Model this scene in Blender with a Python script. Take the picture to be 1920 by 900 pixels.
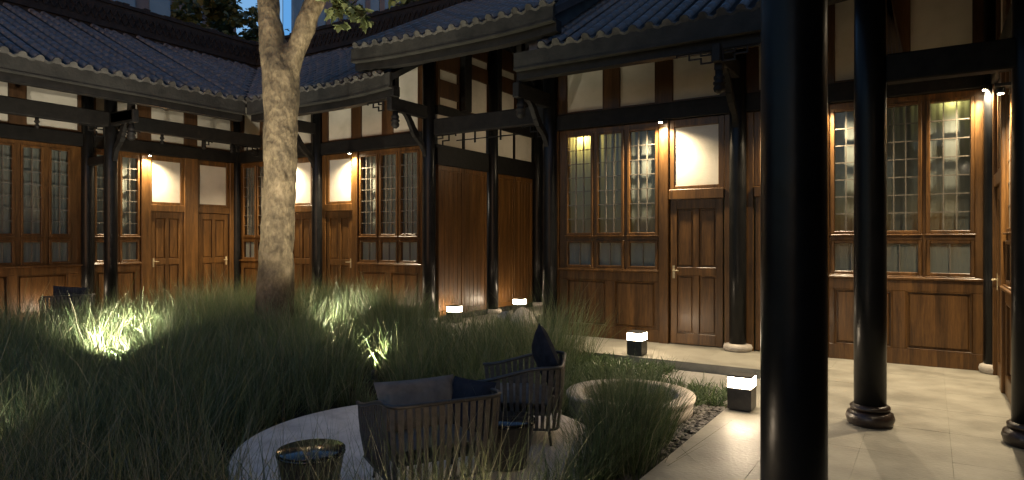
import bpy, bmesh, math, random
import numpy as np
from mathutils import Vector, Matrix, noise as mnoise

random.seed(7)
rng = np.random.default_rng(11)
for o in list(bpy.data.objects):
    bpy.data.objects.remove(o)
scene = bpy.context.scene
COL = scene.collection
R_ = math.radians

# ------------------------------------------------------------------ camera, sky, sun, exposure
CAM_Z = 1.55
cam_d = bpy.data.cameras.new("camera")
cam_d.sensor_width = 36.0
cam_d.lens = 36.0 * 1228.0 / 1920.0
cam_d.clip_start = 0.05
cam_d.clip_end = 2000
cam = bpy.data.objects.new("camera", cam_d)
COL.objects.link(cam)
cam.location = (0, 0, CAM_Z)
cam.rotation_euler = (R_(90), 0, R_(32.589))
scene.camera = cam

SUN_EL, SUN_ROT = 1.5, 147.0
world = bpy.data.worlds.new("World")
scene.world = world
world.use_nodes = True
wn = world.node_tree
for n in list(wn.nodes):
    wn.nodes.remove(n)
w_out = wn.nodes.new("ShaderNodeOutputWorld")
w_bg = wn.nodes.new("ShaderNodeBackground")
w_sky = wn.nodes.new("ShaderNodeTexSky")
w_sky.sky_type = 'NISHITA'
w_sky.sun_disc = False
w_sky.sun_elevation = R_(SUN_EL)
w_sky.sun_rotation = R_(SUN_ROT)
w_sky.ozone_density = 2.6
w_bg.inputs["Strength"].default_value = 0.15
w_tint = wn.nodes.new("ShaderNodeMix")          # blue of the late dusk
w_tint.data_type = 'RGBA'; w_tint.blend_type = 'MULTIPLY'
w_tint.inputs[0].default_value = 1.0
w_tint.inputs[7].default_value = (0.93, 0.97, 1.05, 1)
wn.links.new(w_sky.outputs[0], w_tint.inputs[6])
wn.links.new(w_tint.outputs[2], w_bg.inputs[0])
wn.links.new(w_bg.outputs[0], w_out.inputs[0])

sun_d = bpy.data.lights.new("sun", 'SUN')
sun_d.energy = 0.02
sun_d.angle = R_(15)
sun_d.color = (0.75, 0.82, 1.0)
sun = bpy.data.objects.new("sun", sun_d)
COL.objects.link(sun)
sun.rotation_euler = (R_(84), 0, R_(33))

scene.view_settings.view_transform = 'Standard'
scene.view_settings.look = 'None'
scene.view_settings.exposure = 2.0
scene.view_settings.gamma = 1.0
scene.view_settings.use_curve_mapping = False
scene.cycles.use_denoising = True
scene.cycles.max_bounces = 8
scene.cycles.transparent_max_bounces = 12
scene.cycles.sample_clamp_indirect = 4.0
scene.cycles.caustics_reflective = False
scene.cycles.caustics_refractive = False

WARM = (1.0, 0.80, 0.52)
WARM2 = (1.0, 0.91, 0.72)

# ------------------------------------------------------------------ materials
def mat_new(name):
    m = bpy.data.materials.new(name)
    m.use_nodes = True
    nt = m.node_tree
    for n in list(nt.nodes):
        nt.nodes.remove(n)
    out = nt.nodes.new("ShaderNodeOutputMaterial")
    return m, nt, out

def nd(nt, t, **kw):
    n = nt.nodes.new(t)
    for k, v in kw.items():
        if k in n.inputs.keys():
            n.inputs[k].default_value = v
        else:
            setattr(n, k, v)
    return n

def ramp(nt, stops):
    r = nt.nodes.new("ShaderNodeValToRGB")
    el = r.color_ramp.elements
    while len(el) < len(stops):
        el.new(0.5)
    for e, (p, c) in zip(el, stops):
        e.position = p
        e.color = (*c, 1)
    return r

def pbsdf(nt, out, rough=0.5, spec=0.5, coat=0.0, coat_rough=0.1):
    b = nt.nodes.new("ShaderNodeBsdfPrincipled")
    b.inputs["Roughness"].default_value = rough
    b.inputs["Specular IOR Level"].default_value = spec
    b.inputs["Coat Weight"].default_value = coat
    b.inputs["Coat Roughness"].default_value = coat_rough
    nt.links.new(b.outputs[0], out.inputs[0])
    return b

def simple(name, stops, scale=6.0, rough=0.6, spec=0.4, bump=0.15, bscale=40.0, stretch=(1, 1, 1), detail=6,
           coat=0.0, rough_var=0.0, bdist=0.02, obj_var=0.0):
    m, nt, out = mat_new(name)
    b = pbsdf(nt, out, rough, spec, coat)
    tc = nd(nt, "ShaderNodeTexCoord")
    mp = nd(nt, "ShaderNodeMapping")
    mp.inputs["Scale"].default_value = stretch
    nt.links.new(tc.outputs["Object"], mp.inputs[0])
    no = nd(nt, "ShaderNodeTexNoise", Scale=scale, Detail=float(detail), Roughness=0.6)
    nt.links.new(mp.outputs[0], no.inputs["Vector"])
    rp = ramp(nt, stops)
    nt.links.new(no.outputs[0], rp.inputs[0])
    if obj_var:
        oi = nd(nt, "ShaderNodeObjectInfo")
        mv = nd(nt, "ShaderNodeMapRange"); mv.inputs[3].default_value = 1 - obj_var; mv.inputs[4].default_value = 1 + obj_var
        nt.links.new(oi.outputs["Random"], mv.inputs[0])
        hs = nd(nt, "ShaderNodeHueSaturation")
        nt.links.new(rp.outputs[0], hs.inputs["Color"]); nt.links.new(mv.outputs[0], hs.inputs["Value"])
        nt.links.new(hs.outputs[0], b.inputs["Base Color"])
        va = nd(nt, "ShaderNodeVectorMath", operation='ADD')
        nt.links.new(tc.outputs["Object"], va.inputs[0]); nt.links.new(oi.outputs["Location"], va.inputs[1])
        nt.links.new(va.outputs[0], mp.inputs[0])
    else:
        nt.links.new(rp.outputs[0], b.inputs["Base Color"])
    if bump:
        n2 = nd(nt, "ShaderNodeTexNoise", Scale=bscale, Detail=5.0)
        nt.links.new(mp.outputs[0], n2.inputs["Vector"])
        bp = nd(nt, "ShaderNodeBump", Strength=bump, Distance=bdist)
        nt.links.new(n2.outputs[0], bp.inputs["Height"])
        nt.links.new(bp.outputs[0], b.inputs["Normal"])
    if rough_var:
        mr = nd(nt, "ShaderNodeMapRange")
        mr.inputs[3].default_value = max(0.05, rough - rough_var)
        mr.inputs[4].default_value = min(1, rough + rough_var)
        nt.links.new(no.outputs[0], mr.inputs[0])
        nt.links.new(mr.outputs[0], b.inputs["Roughness"])
    return m

def wood_mat(name, dark, light, rough=0.38, board=0.13, coat=0.07):
    m, nt, out = mat_new(name)
    b = pbsdf(nt, out, rough, 0.32, coat, 0.2)
    tc = nd(nt, "ShaderNodeTexCoord")
    mp = nd(nt, "ShaderNodeMapping")
    mp.inputs["Scale"].default_value = (1, 1, 0.09)
    nt.links.new(tc.outputs["Object"], mp.inputs[0])
    n1 = nd(nt, "ShaderNodeTexNoise", Scale=14.0, Detail=7.0, Roughness=0.62, Distortion=0.6)
    nt.links.new(mp.outputs[0], n1.inputs["Vector"])
    n2 = nd(nt, "ShaderNodeTexNoise", Scale=70.0, Detail=4.0, Roughness=0.6)
    nt.links.new(mp.outputs[0], n2.inputs["Vector"])
    n3 = nd(nt, "ShaderNodeTexNoise", Scale=1.1, Detail=4.0)
    nt.links.new(tc.outputs["Object"], n3.inputs["Vector"])
    # boards: a random tint per vertical board
    sp = nd(nt, "ShaderNodeSeparateXYZ")
    nt.links.new(tc.outputs["Object"], sp.inputs[0])
    ad = nd(nt, "ShaderNodeMath", operation='ADD')
    nt.links.new(sp.outputs[0], ad.inputs[0]); nt.links.new(sp.outputs[1], ad.inputs[1])
    dv = nd(nt, "ShaderNodeMath", operation='DIVIDE'); dv.inputs[1].default_value = board
    nt.links.new(ad.outputs[0], dv.inputs[0])
    fl = nd(nt, "ShaderNodeMath", operation='FLOOR')
    nt.links.new(dv.outputs[0], fl.inputs[0])
    wn_ = nd(nt, "ShaderNodeTexWhiteNoise", noise_dimensions='1D')
    nt.links.new(fl.outputs[0], wn_.inputs["W"])
    mixv = nd(nt, "ShaderNodeMath", operation='MULTIPLY_ADD')
    mixv.inputs[1].default_value = 0.35
    nt.links.new(n2.outputs[0], mixv.inputs[0])
    m1 = nd(nt, "ShaderNodeMath", operation='MULTIPLY'); m1.inputs[1].default_value = 0.65
    nt.links.new(n1.outputs[0], m1.inputs[0])
    nt.links.new(m1.outputs[0], mixv.inputs[2])
    rp = ramp(nt, [(0.32, dark), (0.52, tuple((a + c) / 2 for a, c in zip(dark, light))), (0.70, light)])
    nt.links.new(mixv.outputs[0], rp.inputs[0])
    hs = nd(nt, "ShaderNodeHueSaturation")
    nt.links.new(rp.outputs[0], hs.inputs["Color"])
    s1 = nd(nt, "ShaderNodeMath", operation='MULTIPLY_ADD')
    s1.inputs[1].default_value = 0.45; 
    nt.links.new(wn_.outputs["Value"], s1.inputs[0])
    s2 = nd(nt, "ShaderNodeMath", operation='MULTIPLY_ADD')
    s2.inputs[1].default_value = 0.6; s2.inputs[2].default_value = 0.46
    nt.links.new(n3.outputs[0], s2.inputs[0])
    nt.links.new(s2.outputs[0], s1.inputs[2])
    nt.links.new(s1.outputs[0], hs.inputs["Value"])
    nt.links.new(hs.outputs[0], b.inputs["Base Color"])
    bp = nd(nt, "ShaderNodeBump", Strength=0.22, Distance=0.008)
    nt.links.new(n2.outputs[0], bp.inputs["Height"])
    nt.links.new(bp.outputs[0], b.inputs["Normal"])
    mr = nd(nt, "ShaderNodeMapRange")
    mr.inputs[3].default_value = rough - 0.1
    mr.inputs[4].default_value = rough + 0.16
    nt.links.new(n1.outputs[0], mr.inputs[0])
    nt.links.new(mr.outputs[0], b.inputs["Roughness"])
    return m

def emit(name, col, strength):
    m, nt, out = mat_new(name)
    e = nd(nt, "ShaderNodeEmission", Strength=strength)
    e.inputs[0].default_value = (*col, 1)
    nt.links.new(e.outputs[0], out.inputs[0])
    return m

def attr_mat(name, rough=0.6, translucent=0.35, spec=0.3, attr="tint"):
    m, nt, out = mat_new(name)
    a = nd(nt, "ShaderNodeAttribute", attribute_name=attr)
    b = nd(nt, "ShaderNodeBsdfPrincipled")
    b.inputs["Roughness"].default_value = rough
    b.inputs["Specular IOR Level"].default_value = spec
    nt.links.new(a.outputs["Color"], b.inputs["Base Color"])
    t = nd(nt, "ShaderNodeBsdfTranslucent")
    nt.links.new(a.outputs["Color"], t.inputs[0])
    mx = nd(nt, "ShaderNodeMixShader")
    mx.inputs[0].default_value = translucent
    nt.links.new(b.outputs[0], mx.inputs[1]); nt.links.new(t.outputs[0], mx.inputs[2])
    nt.links.new(mx.outputs[0], out.inputs[0])
    return m

def glass_mat():
    m, nt, out = mat_new("window_glass")
    fr = nd(nt, "ShaderNodeFresnel", IOR=1.5)
    mr = nd(nt, "ShaderNodeMath", operation='MULTIPLY_ADD')
    mr.inputs[1].default_value = 1.0; mr.inputs[2].default_value = 0.01
    nt.links.new(fr.outputs[0], mr.inputs[0])
    ge = nd(nt, "ShaderNodeNewGeometry")          # the far side of a pane adds no second mirror
    iv = nd(nt, "ShaderNodeMath", operation='SUBTRACT'); iv.inputs[0].default_value = 1.0
    nt.links.new(ge.outputs["Backfacing"], iv.inputs[1])
    mu = nd(nt, "ShaderNodeMath", operation='MULTIPLY')
    nt.links.new(mr.outputs[0], mu.inputs[0]); nt.links.new(iv.outputs[0], mu.inputs[1])
    tr = nd(nt, "ShaderNodeBsdfTransparent")
    tr.inputs[0].default_value = (0.93, 0.94, 0.92, 1)
    tc = nd(nt, "ShaderNodeTexCoord")
    no = nd(nt, "ShaderNodeTexNoise", Scale=7.0, Detail=1.0)
    nt.links.new(tc.outputs["Object"], no.inputs["Vector"])
    bp = nd(nt, "ShaderNodeBump", Strength=0.03, Distance=0.01)
    nt.links.new(no.outputs[0], bp.inputs["Height"])
    gl = nd(nt, "ShaderNodeBsdfGlossy", Roughness=0.06)
    nt.links.new(bp.outputs[0], gl.inputs["Normal"])
    mx = nd(nt, "ShaderNodeMixShader")
    nt.links.new(mu.outputs[0], mx.inputs[0])
    nt.links.new(tr.outputs[0], mx.inputs[1]); nt.links.new(gl.outputs[0], mx.inputs[2])
    nt.links.new(mx.outputs[0], out.inputs[0])
    return m

def curtain_mat():
    m, nt, out = mat_new("curtain_cloth")
    d = nd(nt, "ShaderNodeBsdfDiffuse"); d.inputs[0].default_value = (0.25, 0.26, 0.25, 1)
    t = nd(nt, "ShaderNodeBsdfTranslucent"); t.inputs[0].default_value = (0.55, 0.52, 0.40, 1)
    mx = nd(nt, "ShaderNodeMixShader"); mx.inputs[0].default_value = 0.3
    nt.links.new(d.outputs[0], mx.inputs[1]); nt.links.new(t.outputs[0], mx.inputs[2])
    nt.links.new(mx.outputs[0], out.inputs[0])
    return m

M = {}
M['wood'] = wood_mat("oiled_wood", (0.032, 0.014, 0.004), (0.165, 0.078, 0.020))
M['wood_dark'] = wood_mat("dark_wood", (0.028, 0.013, 0.005), (0.09, 0.043, 0.016), rough=0.5)
M['lacquer'] = simple("black_lacquer", [(0.3, (0.004, 0.0045, 0.005)), (0.7, (0.010, 0.010, 0.010))], scale=5, rough=0.34,
                      spec=0.2, bump=0.14, bscale=9, rough_var=0.10)
M['beam'] = simple("black_timber", [(0.3, (0.005, 0.005, 0.005)), (0.7, (0.013, 0.012, 0.011))], scale=9, rough=0.6, spec=0.18,
                   bump=0.2, bscale=24)
M['plaster'] = simple("white_plaster", [(0.22, (0.40, 0.365, 0.30)), (0.5, (0.50, 0.465, 0.395)), (0.8, (0.56, 0.52, 0.45))], scale=2.4, rough=0.9, spec=0.1,
                      bump=0.12, bscale=60)
M['floor'] = simple("terrace_stone", [(0.22, (0.14, 0.130, 0.105)), (0.5, (0.25, 0.235, 0.192)), (0.78, (0.345, 0.325, 0.27))], scale=2.6, rough=0.48,
                    spec=0.4, bump=0.2, bscale=34, rough_var=0.14, detail=10, obj_var=0.03)
M['patio'] = simple("patio_stone", [(0.25, (0.44, 0.38, 0.33)), (0.5, (0.60, 0.53, 0.47)), (0.75, (0.72, 0.65, 0.58))], scale=4.5, rough=0.7, spec=0.3,
                    bump=0.15, bscale=40, detail=9)
M['stone'] = simple("pale_granite", [(0.25, (0.28, 0.25, 0.21)), (0.75, (0.45, 0.41, 0.36))], scale=14, rough=0.75, spec=0.3,
                    bump=0.3, bscale=50)
M['stone_dark'] = simple("dark_granite", [(0.3, (0.014, 0.009, 0.007)), (0.7, (0.038, 0.024, 0.018))], scale=12, rough=0.35, spec=0.5,
                         bump=0.2, bscale=40)
M['tile'] = simple("grey_roof_tile", [(0.25, (0.028, 0.029, 0.031)), (0.55, (0.055, 0.057, 0.060)), (0.8, (0.10, 0.10, 0.102))], scale=5, rough=0.42,
                   spec=0.5, bump=0.5, bscale=22, rough_var=0.12, detail=8, obj_var=0.18)
M['tile_edge'] = simple("eave_tile", [(0.25, (0.018, 0.018, 0.017)), (0.75, (0.062, 0.059, 0.053))], scale=9, rough=0.75, spec=0.3, bump=0.5, bscale=30, obj_var=.4)
M['pan'] = simple("shaded_pan_tile", [(0.25, (0.010, 0.011, 0.012)), (0.75, (0.028, 0.029, 0.031))], scale=6, rough=0.7, spec=0.3, bump=0.5, bscale=16)  # darker than the cover tiles: shade between the rows put into the colour
M['mortar'] = simple("eave_mortar", [(0.25, (0.011, 0.011, 0.010)), (0.75, (0.031, 0.030, 0.026))], scale=4, rough=0.85, spec=0.2,
                     bump=0.4, bscale=22, detail=8)
M['ridge'] = simple("ridge_tile", [(0.25, (0.008, 0.008, 0.009)), (0.75, (0.026, 0.025, 0.025))], scale=7, rough=0.8, spec=0.2,
                    bump=0.8, bscale=12)
M['render'] = simple("grey_render", [(0.3, (0.10, 0.11, 0.13)), (0.7, (0.15, 0.16, 0.18))], scale=3, rough=0.9, spec=0.2, bump=0.2)
M['glass'] = glass_mat()
M['curtain'] = curtain_mat()
M['room'] = simple("room_wall", [(0.3, (0.10, 0.085, 0.06)), (0.7, (0.14, 0.12, 0.09))], bump=0)
M['muntin'] = simple("grey_muntin", [(0.3, (0.10, 0.085, 0.065)), (0.7, (0.17, 0.15, 0.12))], scale=20, rough=0.4, spec=0.5, bump=0)
M['metal'] = simple("dark_metal", [(0.3, (0.020, 0.019, 0.018)), (0.7, (0.045, 0.042, 0.038))], scale=18, rough=0.45, spec=0.5, bump=0.08)
M['brass'] = simple("brass", [(0.3, (0.30, 0.24, 0.14)), (0.7, (0.5, 0.42, 0.26))], scale=20, rough=0.35, spec=0.8, bump=0)
M['lamp'] = emit("lamp_glass", (1.0, 0.78, 0.54), 20.0)
M['led'] = emit("led_disc", (1.0, 0.82, 0.55), 60.0)
M['strap'] = simple("woven_strap", [(0.3, (0.055, 0.048, 0.041)), (0.7, (0.11, 0.098, 0.084))], scale=30, rough=0.7, spec=0.3,
                    bump=0.5, bscale=160)
M['cushion'] = simple("grey_cushion_cloth", [(0.3, (0.12, 0.11, 0.10)), (0.7, (0.19, 0.175, 0.155))], scale=12, rough=0.95, spec=0.1,
                      bump=0.5, bscale=220, bdist=0.004)
M['cushion_dark'] = simple("navy_cushion_cloth", [(0.3, (0.012, 0.014, 0.020)), (0.7, (0.028, 0.031, 0.042))], scale=12, rough=0.95,
                           spec=0.1, bump=0.5, bscale=220, bdist=0.004)
M['table'] = simple("smoked_glass", [(0.3, (0.012, 0.013, 0.013)), (0.7, (0.02, 0.021, 0.02))], scale=3, rough=0.14, spec=0.6, bump=0)
M['soil'] = simple("soil", [(0.25, (0.010, 0.009, 0.006)), (0.75, (0.035, 0.028, 0.018))], scale=9, rough=0.95, spec=0.1, bump=0.8,
                   bscale=22)
M['path'] = simple("path_stone", [(0.25, (0.20, 0.19, 0.17)), (0.75, (0.30, 0.285, 0.26))], scale=5, rough=0.8, spec=0.2, bump=0.2)
M['grass'] = attr_mat("grass_blade", 0.5, 0.3, 0.35)
M['leaf'] = attr_mat("leaf", 0.5, 0.3, 0.35)
M['pebble'] = attr_mat("pebble", 0.7, 0.0, 0.35)
M['tower'] = simple("tower_concrete", [(0.3, (0.07, 0.08, 0.10)), (0.7, (0.12, 0.135, 0.16))], scale=0.4, rough=0.9, spec=0.1, bump=0)
M['tower_glass'] = simple("tower_glass", [(0.3, (0.05, 0.09, 0.14)), (0.7, (0.10, 0.16, 0.22))], scale=0.4, rough=0.15, spec=0.8, bump=0)
M['lit_window'] = emit("lit_tower_window", (0.85, 0.9, 1.0), 0.45)
M['blue_lit'] = emit("blue_facade_light", (0.10, 0.30, 0.62), 0.30)

def bark_mat():
    m, nt, out = mat_new("smooth_bark")
    b = pbsdf(nt, out, 0.75, 0.25)
    tc = nd(nt, "ShaderNodeTexCoord")
    mp = nd(nt, "ShaderNodeMapping"); mp.inputs["Scale"].default_value = (1, 1, 0.55)
    nt.links.new(tc.outputs["Object"], mp.inputs[0])
    n1 = nd(nt, "ShaderNodeTexNoise", Scale=4.5, Detail=8.0, Roughness=0.65)
    n2 = nd(nt, "ShaderNodeTexNoise", Scale=26.0, Detail=6.0, Roughness=0.7)
    v = nd(nt, "ShaderNodeTexVoronoi", Scale=16.0)
    for n in (n1, n2, v):
        nt.links.new(mp.outputs[0], n.inputs["Vector"])
    rp = ramp(nt, [(0.25, (0.020, 0.016, 0.011)), (0.42, (0.080, 0.062, 0.037)), (0.56, (0.165, 0.128, 0.074)), (0.78, (0.34, 0.265, 0.165))])
    mx = nd(nt, "ShaderNodeMath", operation='MULTIPLY_ADD'); mx.inputs[1].default_value = 0.35
    nt.links.new(n2.outputs[0], mx.inputs[0])
    m1 = nd(nt, "ShaderNodeMath", operation='MULTIPLY'); m1.inputs[1].default_value = 0.68
    nt.links.new(n1.outputs[0], m1.inputs[0]); nt.links.new(m1.outputs[0], mx.inputs[2])
    nt.links.new(mx.outputs[0], rp.inputs[0])
    v2 = nd(nt, "ShaderNodeTexVoronoi", Scale=4.2)
    nt.links.new(mp.outputs[0], v2.inputs["Vector"])
    kr = ramp(nt, [(0.06, (0.22, 0.20, 0.18)), (0.22, (1, 1, 1))])          # dark knots and pits
    nt.links.new(v2.outputs["Distance"], kr.inputs[0])
    km = nd(nt, "ShaderNodeMix"); km.data_type = 'RGBA'; km.blend_type = 'MULTIPLY'; km.inputs[0].default_value = .8
    nt.links.new(rp.outputs[0], km.inputs[6]); nt.links.new(kr.outputs[0], km.inputs[7])
    nt.links.new(km.outputs[2], b.inputs["Base Color"])
    ad = nd(nt, "ShaderNodeMath", operation='ADD')
    nt.links.new(n2.outputs[0], ad.inputs[0]); nt.links.new(v.outputs[0], ad.inputs[1])
    bp = nd(nt, "ShaderNodeBump", Strength=0.65, Distance=0.025)
    nt.links.new(ad.outputs[0], bp.inputs["Height"]); nt.links.new(bp.outputs[0], b.inputs["Normal"])
    return m
M['bark'] = bark_mat()

# ------------------------------------------------------------------ mesh helpers
OFF = {}          # world location of every empty / part that parents something

def world_off(p):
    return OFF.get(p.name, Vector((0, 0, 0))) if p is not None else Vector((0, 0, 0))

def tag(o, label=None, cat=None, group=None, kind=None):
    if label: o["label"] = label
    if cat: o["category"] = cat
    if group: o["group"] = group
    if kind: o["kind"] = kind
    return o

def empty(name, loc, label, cat, group=None):
    o = bpy.data.objects.new(name, None)
    o.empty_display_size = 0.2
    COL.objects.link(o)
    o.location = loc
    OFF[o.name] = Vector(loc)
    return tag(o, label, cat, group)

def link_mesh(name, me, parent=None, loc=(0, 0, 0), rot=(0, 0, 0), scale=(1, 1, 1)):
    """An object of (shared) mesh data at a WORLD location, under parent."""
    o = bpy.data.objects.new(name, me)
    COL.objects.link(o)
    o.location = Vector(loc) - world_off(parent)
    o.rotation_euler = rot
    o.scale = scale
    if parent is not None:
        o.parent = parent
    OFF[o.name] = Vector(loc)
    return o

class MB:
    def __init__(s):
        s.v = []; s.f = []; s.smooth = []
    def add(s, vs, fs, smooth=False):
        b = len(s.v)
        s.v.extend(vs)
        s.f.extend([tuple(i + b for i in f) for f in fs])
        s.smooth.extend([smooth] * len(fs))
        return s
    def box(s, x0, x1, y0, y1, z0, z1, c=0.0):
        if x0 > x1: x0, x1 = x1, x0
        if y0 > y1: y0, y1 = y1, y0
        if z0 > z1: z0, z1 = z1, z0
        if c <= 0:
            vs = [(x0, y0, z0), (x1, y0, z0), (x1, y1, z0), (x0, y1, z0), (x0, y0, z1), (x1, y0, z1), (x1, y1, z1), (x0, y1, z1)]
            fs = [(0, 3, 2, 1), (4, 5, 6, 7), (0, 1, 5, 4), (1, 2, 6, 5), (2, 3, 7, 6), (3, 0, 4, 7)]
            return s.add(vs, fs)
        c = min(c, (x1 - x0) * .45, (y1 - y0) * .45, (z1 - z0) * .45)
        bm = bmesh.new()
        bmesh.ops.create_cube(bm, size=1.0)
        for v in bm.verts:
            v.co = Vector(((x0 + x1) / 2 + v.co.x * (x1 - x0), (y0 + y1) / 2 + v.co.y * (y1 - y0), (z0 + z1) / 2 + v.co.z * (z1 - z0)))
        bmesh.ops.bevel(bm, geom=list(bm.edges), offset=c, segments=1, affect='EDGES')
        bm.verts.index_update()
        vs = [tuple(v.co) for v in bm.verts]
        fs = [tuple(v.index for v in f.verts) for f in bm.faces]
        bm.free()
        return s.add(vs, fs)
    def bar(s, p, q, w, h, up=(0, 0, 1)):
        """square bar from p to q"""
        p = Vector(p); q = Vector(q); d = (q - p).normalized()
        up = Vector(up)
        a = d.cross(up)
        if a.length < 1e-4: a = d.cross(Vector((1, 0, 0)))
        a.normalize(); b = a.cross(d).normalized()
        vs = []
        for e in (p, q):
            for i, j in ((-1, -1), (1, -1), (1, 1), (-1, 1)):
                vs.append(tuple(e + a * (i * w / 2) + b * (j * h / 2)))
        return s.add(vs, [(0, 1, 2, 3), (7, 6, 5, 4), (0, 4, 5, 1), (1, 5, 6, 2), (2, 6, 7, 3), (3, 7, 4, 0)])
    def tube(s, pts, radii, n=12, cap=True, smooth=True):
        pts = [Vector(p) for p in pts]
        k = len(pts)
        if not hasattr(radii, '__len__'): radii = [radii] * k
        ref = None; rings = []; vs = []
        for i, p in enumerate(pts):
            d = (pts[min(i + 1, k - 1)] - pts[max(i - 1, 0)]).normalized()
            if ref is None:
                ref = d.orthogonal().normalized()
            ref = (ref - d * ref.dot(d)).normalized()
            b = d.cross(ref)
            for j in range(n):
                a = 2 * math.pi * j / n
                vs.append(tuple(p + (ref * math.cos(a) + b * math.sin(a)) * radii[i]))
        fs = []
        for i in range(k - 1):
            for j in range(n):
                fs.append((i * n + j, i * n + (j + 1) % n, (i + 1) * n + (j + 1) % n, (i + 1) * n + j))
        s.add(vs, fs, smooth)
        if cap:
            b = len(s.v) - len(vs)
            s.f.append(tuple(b + j for j in reversed(range(n)))); s.smooth.append(False)
            s.f.append(tuple(b + (k - 1) * n + j for j in range(n))); s.smooth.append(False)
        return s
    def lathe(s, prof, cx=0, cy=0, n=28, smooth=True):
        vs = []; fs = []
        k = len(prof)
        for (r, z) in prof:
            for j in range(n):
                a = 2 * math.pi * j / n
                vs.append((cx + r * math.cos(a), cy + r * math.sin(a), z))
        for i in range(k - 1):
            for j in range(n):
                fs.append((i * n + j, i * n + (j + 1) % n, (i + 1) * n + (j + 1) % n, (i + 1) * n + j))
        s.add(vs, fs, smooth)
        b = len(s.v) - len(vs)
        if prof[0][0] > 1e-4:
            s.f.append(tuple(b + j for j in reversed(range(n)))); s.smooth.append(False)
        if prof[-1][0] > 1e-4:
            s.f.append(tuple(b + (k - 1) * n + j for j in range(n))); s.smooth.append(False)
        return s
    def mesh(s, name, mat, off=(0, 0, 0)):
        me = bpy.data.meshes.new(name)
        ox, oy, oz = off
        me.from_pydata([(x - ox, y - oy, z - oz) for x, y, z in s.v], [], s.f)
        me.polygons.foreach_set("use_smooth", s.smooth)
        me.materials.append(mat)
        me.update()
        return me
    def build(s, name, mat, parent=None):
        """vertices are given in world coordinates; the object's origin is its parent's"""
        off = world_off(parent)
        me = s.mesh(name, M[mat] if isinstance(mat, str) else mat, off)
        o = bpy.data.objects.new(name, me)
        COL.objects.link(o)
        if parent is not None:
            o.parent = parent
        OFF[o.name] = Vector(off)
        return o

def struct(name, mb, mat):
    return tag(mb.build(name, mat), kind="structure")

UNIT = {}
def unit_box(mat):
    if mat not in UNIT:
        UNIT[mat] = MB().box(-.5, .5, -.5, .5, -.5, .5).mesh("pane_" + mat, M[mat])
    return UNIT[mat]

# ------------------------------------------------------------------ facade frames
class Face:
    """A facade plane: t runs along the wall (world X or Y), n points out of the wall into the courtyard."""
    def __init__(s, axis, plane, sign):
        s.axis, s.plane, s.sign = axis, plane, sign
    def box(s, mb, t0, t1, n0, n1, z0, z1, c=0.0):
        a, b = s.plane + s.sign * n0, s.plane + s.sign * n1
        if s.axis == 'x':
            mb.box(t0, t1, a, b, z0, z1, c)
        else:
            mb.box(a, b, t0, t1, z0, z1, c)
        return mb
    def pt(s, t, n, z):
        w = s.plane + s.sign * n
        return Vector((t, w, z)) if s.axis == 'x' else Vector((w, t, z))

FR = Face('x', 9.54, -1)       # rear facade (both sides of the gate), looks towards -Y
FL = Face('y', -13.76, 1)      # left wing facade, looks towards +X
FW = Face('y', 0.66, -1)       # right wing wall beside the camera, looks towards -X
FG = Face('y', -7.85, 1)       # wall inside the gate passage, looks towards +X

def window(bld, F, t0, t1, z0, z1, cols, rows, curtain=True, folds=True):
    if t0 > t1: t0, t1 = t1, t0
    fw = 0.042
    mb = MB()
    F.box(mb, t0 - fw, t0, -.05, .028, z0 - fw, z1 + fw, .006)
    F.box(mb, t1, t1 + fw, -.05, .028, z0 - fw, z1 + fw, .006)
    F.box(mb, t0, t1, -.05, .026, z1, z1 + fw, .006)
    F.box(mb, t0, t1, -.05, .030, z0 - fw, z0, .006)
    F.box(mb, t0 - fw - .01, t1 + fw + .01, .0, .052, z0 - fw - .02, z0 - fw - .001, .005)
    w = mb.build("window", 'wood', bld)
    mw = 0.013
    dt = (t1 - t0) / cols; dz = (z1 - z0) / rows
    g = MB()
    for i in range(1, cols):
        F.box(g, t0 + i * dt - mw / 2, t0 + i * dt + mw / 2, -.022, .012, z0, z1)
    for j in range(1, rows):
        F.box(g, t0, t1, -.020, .010, z0 + j * dz - mw / 2, z0 + j * dz + mw / 2)
    g.build("muntin_grid", 'muntin', w)
    for i in range(cols):
        for j in range(rows):
            c = F.pt(t0 + (i + .5) * dt, -.006, z0 + (j + .5) * dz)
            sc = (dt - mw, .004, dz - mw) if F.axis == 'x' else (.004, dt - mw, dz - mw)
            link_mesh("pane", unit_box('glass'), w, c, (random.uniform(-.006, .006), random.uniform(-.006, .006), random.uniform(-.006, .006)), sc)
    if curtain:
        cm = MB()
        n = 40; ph = random.uniform(0, 6); vs = []; fs = []
        amp = .25 if (F is FR and t0 > -6) else 1.0
        for i in range(n + 1):
            t = t0 - .03 + (t1 - t0 + .06) * i / n
            d = (-.13 if folds else -.035) + (amp * (.009 * math.sin(t * 62 + ph) + .007 * math.sin(t * 27 + ph * 2)) if folds else 0.004 * math.sin(t * 30))
            vs.append(tuple(F.pt(t, d, z0 - .05)))
            vs.append(tuple(F.pt(t, d + .004 * math.sin(i), z1 + .05)))
        for i in range(n):
            fs.append((2 * i, 2 * i + 2, 2 * i + 3, 2 * i + 1))
        cm.add(vs, fs, True)
        cm.build("curtain", 'curtain', w)
    return w

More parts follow.
